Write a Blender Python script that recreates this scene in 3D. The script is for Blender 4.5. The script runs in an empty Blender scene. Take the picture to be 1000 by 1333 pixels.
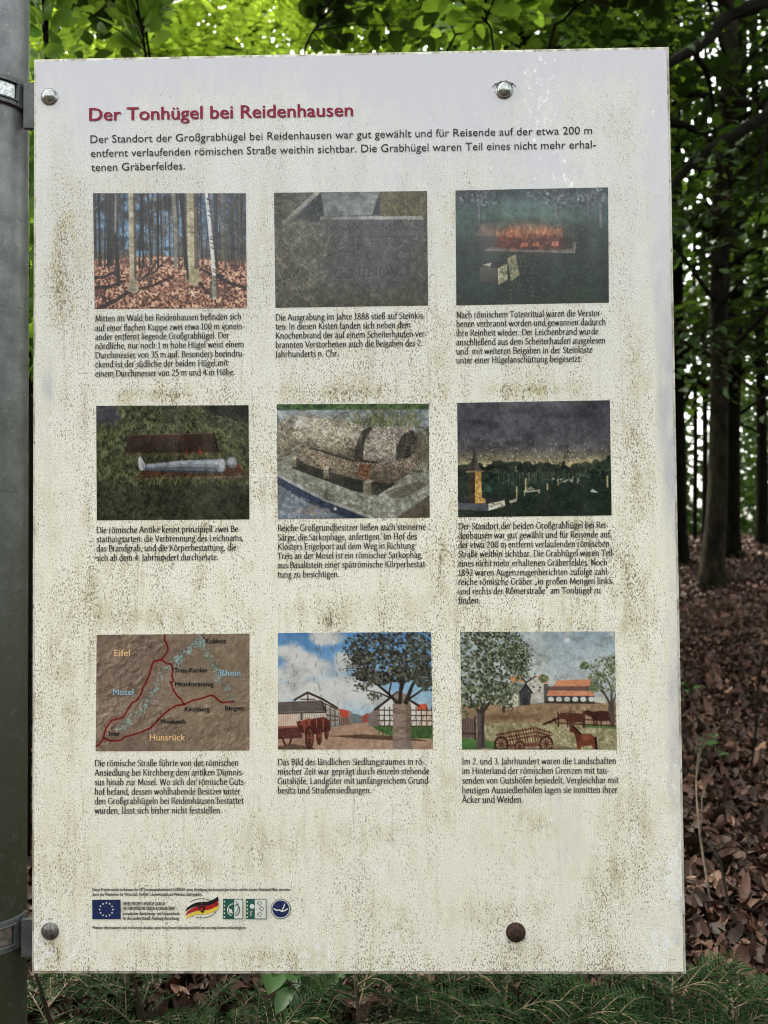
import bpy, math, random
import numpy as np
from mathutils import Vector, Matrix

random.seed(7)
RNG = np.random.default_rng(7)
SC = bpy.context.scene
COL = SC.collection

# ------------------------------------------------------------------ camera
PW, PH = .841, 1.2009           # the board (metres)
EYE = .95                       # height of the board's centre above the ground at its foot


def _rot(rx, ry, rz):
    cx, sx, cy, sy, cz, sz = (math.cos(rx), math.sin(rx), math.cos(ry), math.sin(ry), math.cos(rz), math.sin(rz))
    return (np.array([[cz, -sz, 0], [sz, cz, 0], [0, 0, 1]]) @ np.array([[cy, 0, sy], [0, 1, 0], [-sy, 0, cy]])
            @ np.array([[1, 0, 0], [0, cx, -sx], [0, sx, cx]]))


F_PX = 1000.0
CAM_R = _rot(math.radians(-1.429), math.radians(-1.011), math.radians(.538))
CAM_T = np.array([-.0409, .0071, -1.0008])
B2W = np.array([[1, 0, 0], [0, 0, -1], [0, 1, 0]], float)     # board axes (right, up, towards viewer) -> world
CAM_POS = B2W @ (-CAM_R.T @ CAM_T) + np.array([0, 0, EYE])
CAM_AX = B2W @ CAM_R.T                                         # columns: camera right, up, back in world
camd = bpy.data.cameras.new('camera')
camd.sensor_fit = 'HORIZONTAL'
camd.sensor_width = 36
camd.lens = 36 * F_PX / 1000
camd.clip_start = .02
camd.clip_end = 1000
camd.dof.use_dof = True
camd.dof.focus_distance = 1.0
camd.dof.aperture_fstop = 9
cam = bpy.data.objects.new('camera', camd)
COL.objects.link(cam)
m4 = Matrix.Identity(4)
for i in range(3):
    for j in range(3):
        m4[i][j] = CAM_AX[i, j]
    m4[i][3] = CAM_POS[i]
cam.matrix_world = m4
SC.camera = cam


def ray(px, py):
    d = np.array([(px - 500) / F_PX, -(py - 666.5) / F_PX, -1.0])
    return CAM_AX @ d


def at(px, py, depth):
    """World point seen at a place in the photograph, depth metres ahead."""
    return CAM_POS + ray(px, py) * depth


def board(px, py):
    """Where the board's front plane is seen at that place: x right, z up from the board's centre."""
    r = ray(px, py)
    k = (0 - CAM_POS[1]) / r[1]
    p = CAM_POS + r * k
    return float(p[0]), float(p[2] - EYE)


# ------------------------------------------------------------------ world, sun, exposure
SUN_EL, SUN_AZ = math.radians(52), math.radians(-35)   # azimuth from +Y towards +X: behind the board, left
W = bpy.data.worlds.new('World')
SC.world = W
W.use_nodes = True
wn = W.node_tree
wn.nodes.clear()
o = wn.nodes.new('ShaderNodeOutputWorld')
bg = wn.nodes.new('ShaderNodeBackground')
sky = wn.nodes.new('ShaderNodeTexSky')
sky.sky_type = 'NISHITA'
sky.sun_disc = False
sky.sun_elevation = SUN_EL
sky.sun_rotation = SUN_AZ
sky.air_density = 1.0
sky.dust_density = 4.0
hs = wn.nodes.new('ShaderNodeHueSaturation')
hs.inputs['Saturation'].default_value = .28
wn.links.new(sky.outputs[0], hs.inputs['Color'])
tint = wn.nodes.new('ShaderNodeMix')                       # the camera's white balance
tint.data_type, tint.blend_type = 'RGBA', 'MULTIPLY'
tint.inputs[0].default_value = 1
tint.inputs[7].default_value = (1.03, 1.015, .915, 1)
wn.links.new(hs.outputs[0], tint.inputs[6])
wn.links.new(tint.outputs[2], bg.inputs[0])
bg.inputs[1].default_value = .15
wn.links.new(bg.outputs[0], o.inputs[0])
sd = bpy.data.lights.new('sun', 'SUN')
sd.energy = 3.4
sd.angle = math.radians(4)
sd.color = (1, .95, .86)
sun = bpy.data.objects.new('sun', sd)
COL.objects.link(sun)
sv = Vector((math.sin(SUN_AZ) * math.cos(SUN_EL), math.cos(SUN_AZ) * math.cos(SUN_EL), math.sin(SUN_EL)))
sun.rotation_euler = (-sv).to_track_quat('-Z', 'Y').to_euler()
SC.view_settings.view_transform = 'Standard'
SC.view_settings.look = 'None'
SC.view_settings.exposure = 2.75
SC.view_settings.gamma = 1
SC.cycles.pixel_filter_type = 'BLACKMAN_HARRIS'
SC.cycles.filter_width = 1.05
SC.cycles.max_bounces = 8
SC.cycles.transparent_max_bounces = 8


# ------------------------------------------------------------------ helpers
def lin(c):
    c = np.asarray(c, float)
    if c.max() > 1.5:
        c = c / 255.0
    return np.where(c <= .04045, c / 12.92, ((c + .055) / 1.055) ** 2.4)


def L4(r, g, b):
    v = lin((r, g, b))
    return (float(v[0]), float(v[1]), float(v[2]), 1)


def tag(o, label=None, cat=None, group=None, kind=None):
    for k, v in (('label', label), ('category', cat), ('group', group), ('kind', kind)):
        if v:
            o[k] = v
    return o


def empty(name, loc, **kw):
    o = bpy.data.objects.new(name, None)
    o.empty_display_size = .1
    o.location = loc
    COL.objects.link(o)
    return tag(o, **kw)


class MB:
    """Collects shapes for ONE mesh object (world coordinates; build() makes them local to the parent)."""

    def __init__(s):
        s.v, s.f, s.sm = [], [], []

    def add(s, v, f, smooth=False):
        b = len(s.v)
        s.v += [tuple(p) for p in v]
        s.f += [tuple(i + b for i in q) for q in f]
        s.sm += [smooth] * len(f)

    def box(s, x0, x1, y0, y1, z0, z1):
        s.add([(x0, y0, z0), (x1, y0, z0), (x1, y1, z0), (x0, y1, z0), (x0, y0, z1), (x1, y0, z1), (x1, y1, z1), (x0, y1, z1)],
              [(0, 3, 2, 1), (4, 5, 6, 7), (0, 1, 5, 4), (1, 2, 6, 5), (2, 3, 7, 6), (3, 0, 4, 7)])

    def tube(s, pts, rad, n=8, wob=0, seed=0, cap=True):
        pts = [Vector(p) for p in pts]
        if not hasattr(rad, '__len__'):
            rad = [rad] * len(pts)
        rg = random.Random(seed)
        ph = [rg.random() * 6.28 for _ in range(4)]
        t0 = (pts[1] - pts[0]).normalized()
        a = t0.orthogonal().normalized()
        V, Fc = [], []
        for i, p in enumerate(pts):
            t = (pts[min(i + 1, len(pts) - 1)] - pts[max(i - 1, 0)]).normalized()
            a = (a - t * a.dot(t)).normalized()
            b = t.cross(a)
            for k in range(n):
                th = k / n * 2 * math.pi
                r = rad[i] * (1 + wob * (math.sin(2 * th + ph[0] + i * .37) + .6 * math.sin(3 * th + ph[1] - i * .9) + .5 * math.sin(5 * th + ph[2] + i * 1.7)))
                V.append(p + (a * math.cos(th) + b * math.sin(th)) * r)
        for i in range(len(pts) - 1):
            for k in range(n):
                k2 = (k + 1) % n
                Fc.append((i * n + k, i * n + k2, (i + 1) * n + k2, (i + 1) * n + k))
        if cap:
            Fc.append(tuple(range(n))[::-1])
            Fc.append(tuple((len(pts) - 1) * n + k for k in range(n)))
        s.add(V, Fc, True)

    def lathe(s, prof, c, axis='Y', n=20, sgn=-1):
        """prof: list of (radius, offset along axis)."""
        V, Fc = [], []
        for r, h in prof:
            for k in range(n):
                th = k / n * 2 * math.pi
                if axis == 'Y':
                    V.append((c[0] + r * math.cos(th), c[1] + sgn * h, c[2] + r * math.sin(th)))
                else:
                    V.append((c[0] + r * math.cos(th), c[1] + r * math.sin(th), c[2] + h))
        for i in range(len(prof) - 1):
            for k in range(n):
                k2 = (k + 1) % n
                Fc.append((i * n + k, i * n + k2, (i + 1) * n + k2, (i + 1) * n + k))
        Fc.append(tuple((len(prof) - 1) * n + k for k in range(n)))
        s.add(V, Fc, True)

    def build(s, name, mat, parent=None, **kw):
        return mesh_obj(name, np.array(s.v, float), s.f, mat, parent, s.sm, **kw)


def mesh_obj(name, v, faces, mat, parent=None, smooth=False, **kw):
    off = np.array(parent_loc(parent))
    me = bpy.data.meshes.new(name)
    v = np.asarray(v, float) - off
    if isinstance(faces, np.ndarray):
        nv, nf, k = len(v), len(faces), faces.shape[1]
        me.vertices.add(nv)
        me.vertices.foreach_set('co', v.astype(np.float32).ravel())
        me.loops.add(nf * k)
        me.loops.foreach_set('vertex_index', faces.astype(np.int32).ravel())
        me.polygons.add(nf)
        me.polygons.foreach_set('loop_start', np.arange(nf, dtype=np.int32) * k)
        me.update(calc_edges=True)
    else:
        me.from_pydata([tuple(p) for p in v], [], faces)
    n = len(me.polygons)
    sm = np.array(smooth if hasattr(smooth, '__len__') else [smooth] * n, bool)
    me.polygons.foreach_set('use_smooth', sm)
    me.update()
    me.materials.append(mat)
    ob = bpy.data.objects.new(name, me)
    COL.objects.link(ob)
    if parent is not None:
        ob.parent = parent
    return tag(ob, **kw)


def parent_loc(p):
    l = Vector((0, 0, 0))
    while p is not None:
        l = l + p.location
        p = p.parent
    return l


def vnoise(h, w, cy, cx, seed, octv=1, fall=.5):
    """Value noise raster: cy x cx cells over the picture."""
    rg = np.random.default_rng(seed)
    out = np.zeros((h, w))
    amp, tot = 1., 0
    for k in range(octv):
        ny, nx = max(1, int(cy * 2 ** k)), max(1, int(cx * 2 ** k))
        g = rg.random((ny + 2, nx + 2))
        y, x = np.linspace(0, ny, h, endpoint=False), np.linspace(0, nx, w, endpoint=False)
        yi, xi = y.astype(int), x.astype(int)
        fy, fx = y - yi, x - xi
        fy, fx = (fy * fy * (3 - 2 * fy))[:, None], (fx * fx * (3 - 2 * fx))[None]
        a, b = g[yi][:, xi], g[yi][:, xi + 1]
        c, d = g[yi + 1][:, xi], g[yi + 1][:, xi + 1]
        out += amp * ((a * (1 - fx) + b * fx) * (1 - fy) + (c * (1 - fx) + d * fx) * fy)
        tot += amp
        amp *= fall
    return out / tot


def sstep(a, b, x):
    t = np.clip((x - a) / (b - a), 0, 1)
    return t * t * (3 - 2 * t)


# ------------------------------------------------------------------ materials
class NT:
    def __init__(s, name):
        s.m = bpy.data.materials.new(name)
        s.m.use_nodes = True
        s.t = s.m.node_tree
        s.t.nodes.clear()
        s.out = s.n('ShaderNodeOutputMaterial')

    def n(s, t, **kw):
        nd = s.t.nodes.new(t)
        for k, v in kw.items():
            setattr(nd, k, v)
        return nd

    def l(s, a, b):
        s.t.links.new(a, b)

    def inp(s, nd, key, val):
        if isinstance(val, bpy.types.NodeSocket):
            s.l(val, nd.inputs[key])
        else:
            nd.inputs[key].default_value = val

    def obj(s, scale=(1, 1, 1)):
        tc = s.n('ShaderNodeTexCoord')
        mp = s.n('ShaderNodeMapping')
        mp.inputs['Scale'].default_value = scale
        s.l(tc.outputs['Object'], mp.inputs[0])
        return mp.outputs[0]

    def noise(s, vec, scale=1., detail=2., rough=.5):
        nd = s.n('ShaderNodeTexNoise')
        s.l(vec, nd.inputs['Vector'])
        nd.inputs['Scale'].default_value = scale
        nd.inputs['Detail'].default_value = detail
        nd.inputs['Roughness'].default_value = rough
        return nd.outputs[0]

    def step(s, v, a, b, lo=0., hi=1.):
        nd = s.n('ShaderNodeMapRange', interpolation_type='SMOOTHSTEP')
        s.inp(nd, 0, v)
        s.inp(nd, 1, a)
        s.inp(nd, 2, b)
        s.inp(nd, 3, lo)
        s.inp(nd, 4, hi)
        return nd.outputs[0]

    def math(s, op, a, b=0., clamp=False):
        nd = s.n('ShaderNodeMath', operation=op, use_clamp=clamp)
        s.inp(nd, 0, a)
        s.inp(nd, 1, b)
        return nd.outputs[0]

    def mix(s, f, a, b, mode='MIX'):
        nd = s.n('ShaderNodeMix', data_type='RGBA', blend_type=mode)
        s.inp(nd, 0, f)
        s.inp(nd, 6, a)
        s.inp(nd, 7, b)
        return nd.outputs[2]

    def bsdf(s, col, rough=.6, metal=0., spec=.5, normal=None):
        b = s.n('ShaderNodeBsdfPrincipled')
        s.inp(b, 'Base Color', col)
        s.inp(b, 'Roughness', rough)
        s.inp(b, 'Metallic', metal)
        s.inp(b, 'Specular IOR Level', spec)
        if normal is not None:
            s.l(normal, b.inputs['Normal'])
        s.l(b.outputs[0], s.out.inputs[0])
        return b

    def bump(s, h, strength=.3, dist=.01):
        nd = s.n('ShaderNodeBump')
        nd.inputs['Strength'].default_value = strength
        nd.inputs['Distance'].default_value = dist
        s.l(h, nd.inputs['Height'])
        return nd.outputs[0]


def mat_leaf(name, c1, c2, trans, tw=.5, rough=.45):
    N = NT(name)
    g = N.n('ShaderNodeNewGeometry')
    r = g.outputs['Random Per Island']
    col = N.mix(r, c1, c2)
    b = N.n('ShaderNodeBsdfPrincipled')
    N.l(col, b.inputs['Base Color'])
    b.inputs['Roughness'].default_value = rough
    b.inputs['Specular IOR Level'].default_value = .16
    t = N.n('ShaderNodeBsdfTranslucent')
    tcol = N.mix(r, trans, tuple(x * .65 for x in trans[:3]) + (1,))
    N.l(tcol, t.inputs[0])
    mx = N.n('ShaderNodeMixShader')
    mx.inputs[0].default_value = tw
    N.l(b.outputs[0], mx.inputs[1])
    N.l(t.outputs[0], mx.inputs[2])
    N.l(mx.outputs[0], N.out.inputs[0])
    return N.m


M = {}
M['leaf_sunlit'] = mat_leaf('beech_leaf_sunlit', (.13, .24, .03, 1), (.20, .30, .035, 1), (.55, .74, .07, 1), .65)  # beech leaves with the sunlight put into a paler, yellower colour
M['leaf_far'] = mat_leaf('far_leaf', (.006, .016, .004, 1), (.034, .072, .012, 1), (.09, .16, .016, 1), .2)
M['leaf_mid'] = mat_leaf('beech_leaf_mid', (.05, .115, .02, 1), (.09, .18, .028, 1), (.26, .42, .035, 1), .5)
M['leaf_shaded'] = mat_leaf('beech_leaf_shaded', (.011, .027, .006, 1), (.024, .052, .010, 1), (.035, .07, .007, 1), .3)  # the same beech leaves with the wood's shade put into their colour
M['needle'] = mat_leaf('fir_needle', (.007, .022, .006, 1), (.017, .040, .010, 1), (.02, .05, .008, 1), .15, .8)
M['bramble'] = mat_leaf('seedling_leaf', (.024, .055, .018, 1), (.045, .09, .025, 1), (.06, .12, .015, 1), .25, .45)


def _litter():
    N = NT('dry_beech_leaf')
    g = N.n('ShaderNodeNewGeometry')
    r = g.outputs['Random Per Island']
    cr = N.n('ShaderNodeValToRGB')
    N.l(r, cr.inputs[0])
    el = cr.color_ramp.elements
    el[0].color = (.012, .007, .005, 1)
    el[1].color = (.17, .095, .060, 1)
    for p, c in ((.3, (.019, .008, .005, 1)), (.6, (.035, .014, .0085, 1)), (.86, (.062, .029, .018, 1))):
        e = el.new(p)
        e.color = c
    n = N.noise(N.obj(), 60, 3)
    col = N.mix(N.step(n, .35, .7), cr.outputs[0], (.06, .035, .022, 1), 'MIX')
    mixn = N.mix(.35, cr.outputs[0], col)
    N.bsdf(mixn, .65, 0, .22)
    return N.m


M['litter'] = _litter()


def _ground():
    N = NT('forest_floor')
    v = N.obj()
    n1 = N.noise(v, 14, 5, .65)
    n2 = N.noise(v, 55, 4, .6)
    n3 = N.noise(v, .8, 3)
    c = N.mix(N.step(n1, .35, .65), (.016, .009, .006, 1), (.055, .030, .020, 1))
    c = N.mix(N.step(n2, .5, .75), c, (.11, .064, .044, 1))
    c = N.mix(N.step(n3, .55, .75, 0, .6), c, (.03, .035, .015, 1))
    N.bsdf(c, .9, 0, .2, N.bump(N.math('ADD', n1, n2), .8, .04))
    return N.m


M['ground'] = _ground()


def _bark(name, base, dark, green):
    N = NT(name)
    v = N.obj((1, 1, .35))
    n1 = N.noise(v, 16, 5, .6)
    n2 = N.noise(N.obj((1, 1, 2.2)), 9, 4, .6)
    n3 = N.noise(N.obj(), 2.2, 3)
    c = N.mix(N.step(n1, .35, .7), dark, base)
    c = N.mix(N.step(n2, .55, .7, 0, .6), c, dark)
    c = N.mix(N.step(n3, .45, .7, 0, .7), c, green)
    N.bsdf(c, .95, 0, .04, N.bump(N.math('ADD', n1, n2), .5, .02))
    return N.m


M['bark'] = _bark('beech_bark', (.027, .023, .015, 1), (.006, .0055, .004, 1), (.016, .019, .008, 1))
M['bark_dark'] = _bark('shade_dark_bark', (.0085, .007, .005, 1), (.003, .0027, .002, 1), (.006, .007, .003, 1))  # beech bark with deep shade put into its colour
M['twig'] = _bark('twig_bark', (.10, .08, .06, 1), (.035, .028, .022, 1), (.05, .05, .03, 1))
M['fir_twig'] = _bark('fir_twig_bark', (.15, .125, .08, 1), (.055, .045, .028, 1), (.05, .06, .028, 1))


def _galv(name, base, dark, algae):
    N = NT(name)
    v = N.obj()
    n1 = N.noise(v, 18, 5, .65)
    n2 = N.noise(N.obj((1, 1, .12)), 60, 3)
    n3 = N.noise(N.obj((1, 1, 1)), 260, 2)
    c = N.mix(N.step(n1, .3, .72), dark, base)
    c = N.mix(N.step(n2, .5, .8, 0, .5), c, dark)
    c = N.mix(N.step(n3, .6, .75, 0, .45), c, tuple(min(1, x * 1.7) for x in base[:3]) + (1,))
    if algae:
        tc = N.n('ShaderNodeTexCoord')
        sx = N.n('ShaderNodeSeparateXYZ')
        N.l(tc.outputs['Object'], sx.inputs[0])
        f = N.step(N.math('ADD', sx.outputs[2], N.math('MULTIPLY', n1, .5)), 1.75, .75)
        c = N.mix(N.math('MULTIPLY', f, N.step(n1, .2, .55, .6, 1.)), c, (.045, .052, .028, 1))
        sc_ = N.noise(N.obj((30, 30, 260)), 1, 3, .7)
        c = N.mix(N.step(sc_, .62, .68, 0, .5), c, (.03, .032, .03, 1))
        sp_ = N.noise(N.obj(), 70, 4, .7)
        c = N.mix(N.step(sp_, .54, .74, 0, .3), c, (.22, .23, .23, 1))
        rough = N.math('ADD', N.math('MULTIPLY', f, .25), .45)
    else:
        rough = .5
    b = N.bsdf(c, rough, .35, .5, N.bump(n1, .15, .004))
    return N.m


M['galv'] = _galv('weathered_galvanised_steel', (.20, .21, .215, 1), (.095, .102, .108, 1), True)
M['clamp'] = _galv('dull_clamp_steel', (.17, .178, .18, 1), (.06, .066, .07, 1), False)


def _metal(name, c, rough, c2=None):
    N = NT(name)
    n = N.noise(N.obj(), 320, 3)
    col = N.mix(N.step(n, .35, .65), c2 or tuple(x * .5 for x in c[:3]) + (1,), c)
    N.bsdf(col, rough, .9, .5)
    return N.m


M['zinc'] = _metal('bright_zinc', (.55, .57, .57, 1), .4, (.30, .31, .31, 1))
M['bolt'] = _metal('polished_bolt', (.42, .44, .42, 1), .28)
M['bolt_dull'] = _metal('dull_bolt', (.22, .215, .21, 1), .5)


def _rust():
    N = NT('rusty_bolt')
    n = N.noise(N.obj(), 500, 4)
    N.bsdf(N.mix(N.step(n, .35, .65), (.018, .011, .010, 1), (.065, .032, .024, 1)), .8, .1, .3)
    return N.m


M['rust'] = _rust()


def grime_masks(N):
    """Specks of algae and dirt shared by the board, its print and its lettering."""
    hi = N.noise(N.obj((560, 560, 330)), 1, 2, .55)         # small upright specks
    hi2 = N.noise(N.obj((230, 230, 120)), 1, 3, .6)          # larger clusters
    lo = N.noise(N.obj((17, 17, 8)), 1, 4, .6)              # patches
    st = N.noise(N.obj((34, 34, 1.7)), 1, 3, .55)           # runs of dirt
    return hi, hi2, lo, st


def _panel():
    N = NT('weathered_board_face')
    hi, hi2, lo, st = grime_masks(N)
    at_ = N.n('ShaderNodeAttribute', attribute_name='dirt')
    sp = N.n('ShaderNodeSeparateColor')
    N.l(at_.outputs['Color'], sp.inputs[0])
    R, G, B = sp.outputs
    fine = N.noise(N.obj((800, 800, 560)), 1, 1, .5)
    drip = N.noise(N.obj((150, 150, 9)), 1, 3, .6)          # thin runs
    smear = N.noise(N.obj((75, 75, 30)), 1, 4, .65)
    D = N.math('MULTIPLY', R, N.step(N.math('ADD', N.math('MULTIPLY', lo, .62), N.math('MULTIPLY', st, .50)), .40, .72, .40, 1.35))
    aged_sheen = N.mix(at_.outputs['Alpha'], (.56, .56, .545, 1), (.88, .862, .745, 1))  # aged film, greyer above and brighter below: sheen put into its colour
    film = N.mix(N.math('MULTIPLY', N.step(N.math('ADD', R, N.math('MULTIPLY', N.math('SUBTRACT', smear, .5), .6)), .04, .46), .95), (.50, .495, .55, 1), aged_sheen)  # the clean film takes the sky's lavender reflection into its colour
    # a thin tan film in smears and runs
    film = N.mix(N.math('MULTIPLY', N.math('MULTIPLY', D, N.step(smear, .44, .72)), .40, True), film, (.55, .455, .285, 1))
    film = N.mix(N.math('MULTIPLY', N.math('MULTIPLY', D, N.step(drip, .56, .70)), .40, True), film, (.37, .295, .16, 1))
    film = N.mix(N.math('MULTIPLY', G, N.step(smear, .38, .62, .15, .8), True), film, (.44, .385, .165, 1))
    # specks: they crowd where the dirt is thick
    th = N.math('SUBTRACT', .685, N.math('MULTIPLY', D, .15))
    sk = N.step(hi, th, N.math('ADD', th, .06))
    c = N.mix(N.math('MULTIPLY', sk, N.step(D, 0, .8, .55, .78)), film, (.185, .13, .06, 1))
    th2 = N.math('SUBTRACT', .80, N.math('ADD', N.math('MULTIPLY', D, .10), N.math('MULTIPLY', G, .235)))
    sk2 = N.step(hi2, th2, N.math('ADD', th2, .05))
    c = N.mix(N.math('MULTIPLY', sk2, N.step(fine, .3, .6, .45, .92)), c, (.115, .085, .034, 1))
    # worn bare spots, and the sky's glare painted as white patches
    fth = N.math('SUBTRACT', .67, N.math('MULTIPLY', B, .27))
    fl = N.step(N.noise(N.obj((130, 130, 75)), 1, 4, .7), fth, N.math('ADD', fth, .10))
    c = N.mix(N.math('MULTIPLY', fl, .72), c, (.92, .92, .93, 1))
    grain = N.step(fine, .28, .72, .80, 1.20)
    cb = N.n('ShaderNodeCombineColor')
    for i in range(3):
        N.l(grain, cb.inputs[i])
    c = N.mix(N.step(R, .05, .6, .15, 1.), c, cb.outputs[0], 'MULTIPLY')
    rough = N.math('ADD', N.step(D, .05, .75, .14, .5), N.step(hi, .45, .7, 0, .15))
    N.bsdf(c, rough, 0, .75, N.bump(N.math('ADD', N.math('MULTIPLY', hi, .6), fine), .12, .001))
    return N.m


M['panel'] = _panel()


def _print():
    N = NT('weathered_print')
    hi, hi2, lo, st = grime_masks(N)
    at_ = N.n('ShaderNodeAttribute', attribute_name='ink')
    fine = N.noise(N.obj((560, 560, 420)), 1, 1, .5)
    d = N.math('ADD', N.math('MULTIPLY', lo, .7), N.math('MULTIPLY', st, .5))
    th = N.math('SUBTRACT', .86, N.math('MULTIPLY', d, .42))
    sk = N.step(hi, th, N.math('ADD', th, .08))
    c = N.mix(N.math('MULTIPLY', sk, .38), at_.outputs['Color'], (.20, .18, .11, 1))
    th2 = N.math('SUBTRACT', .86, N.math('MULTIPLY', d, .30))
    c = N.mix(N.math('MULTIPLY', N.step(hi2, th2, N.math('ADD', th2, .06)), .6), c, (.13, .11, .06, 1))
    N.bsdf(c, N.step(d, .4, .75, .14, .35), 0, .4)
    return N.m


M['print'] = _print()


def _ink(name, col, wear=.22):
    N = NT(name)
    hi, hi2, lo, st = grime_masks(N)
    d = N.math('ADD', N.math('MULTIPLY', lo, .7), N.math('MULTIPLY', st, .5))
    th = N.math('SUBTRACT', .90, N.math('MULTIPLY', d, .45))
    c = N.mix(N.math('MULTIPLY', N.step(hi, th, N.math('ADD', th, .08)), wear), col, (.30, .27, .18, 1))
    N.bsdf(c, .5, 0, .22)
    return N.m


M['ink_black'] = _ink('black_lettering', (.012, .011, .014, 1))
M['ink_red'] = _ink('crimson_lettering', (.23, .003, .034, 1), .15)
M['ink_road'] = _ink('map_road_red', (.10, .008, .010, 1))
M['ink_orange'] = _ink('map_region_lettering', (.78, .50, .24, 1))
M['ink_blue'] = _ink('map_river_lettering', (.25, .46, .58, 1))
M['ink_navy'] = _ink('emblem_navy', (.013, .026, .095, 1))
M['ink_gold'] = _ink('emblem_gold', (.75, .55, .06, 1))
M['ink_flagred'] = _ink('emblem_red', (.42, .02, .02, 1))
M['ink_green'] = _ink('emblem_green', (.02, .10, .075, 1))
M['ink_white'] = _ink('emblem_white', (.72, .72, .68, 1))


def _seam():
    N = NT('dirt_in_the_seam')
    n = N.noise(N.obj((90, 90, 90)), 1, 3, .7)
    N.bsdf(N.mix(N.step(n, .40, .56), (.045, .04, .028, 1), (.55, .53, .46, 1)), .8)
    return N.m


M['seam'] = _seam()


def _edge():
    N = NT('dirty_board_edge')
    n = N.noise(N.obj((60, 60, 20)), 1, 4, .7)
    n2 = N.noise(N.obj((300, 300, 120)), 1, 2)
    c = N.mix(N.step(n, .4, .65), (.66, .65, .58, 1), (.30, .27, .19, 1))
    c = N.mix(N.step(n2, .58, .7, 0, .8), c, (.07, .06, .045, 1))
    N.bsdf(c, .6)
    return N.m


M['edge'] = _edge()
# ------------------------------------------------------------------ the ground
def gz(x, y):
    x = np.asarray(x, float)
    y = np.asarray(y, float)
    yy = np.clip(y, 0, 14)
    z = .05 * yy
    z = z - .55 * sstep(-.35, -1.7, y)                       # the bank down to the path in front
    z = z - .10 * np.clip(y - 14.5, 0, 30) - .02 * np.clip(y - 44.5, 0, 400)
    b = np.sin(x * 1.3 + 1) * np.sin(y * 1.1 + .4) * .035 + np.sin(x * 3.1) * np.sin(y * 2.7 + 2) * .015
    b = b + .10 * np.sin(x * .33 + .6) * np.sin(y * .41 + 1.2) * sstep(1, 5, y)
    return z + b


def build_ground():
    n = 190
    t = np.linspace(-1, 1, n)
    s = np.sinh(t * 5.2) / np.sinh(5.2) * 300
    X, Y = np.meshgrid(s, s + 2.0)
    Z = gz(X, Y)
    v = np.stack([X, Y, Z], -1).reshape(-1, 3)
    i = np.arange(n * n).reshape(n, n)
    f = np.stack([i[:-1, :-1], i[:-1, 1:], i[1:, 1:], i[1:, :-1]], -1).reshape(-1, 4)
    mesh_obj('ground', v, f, M['ground'], None, True, kind='structure')


build_ground()

# ------------------------------------------------------------------ the information sign
POLE = (-.4835, .030)
PR = .0385
SIGN = empty('information_sign', (POLE[0], POLE[1], float(gz(*POLE))),
             label='tall weathered white information board with nine pictures, clamped to a steel post', cat='information board')
BW, BH = PW / 2, PH / 2


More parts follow.
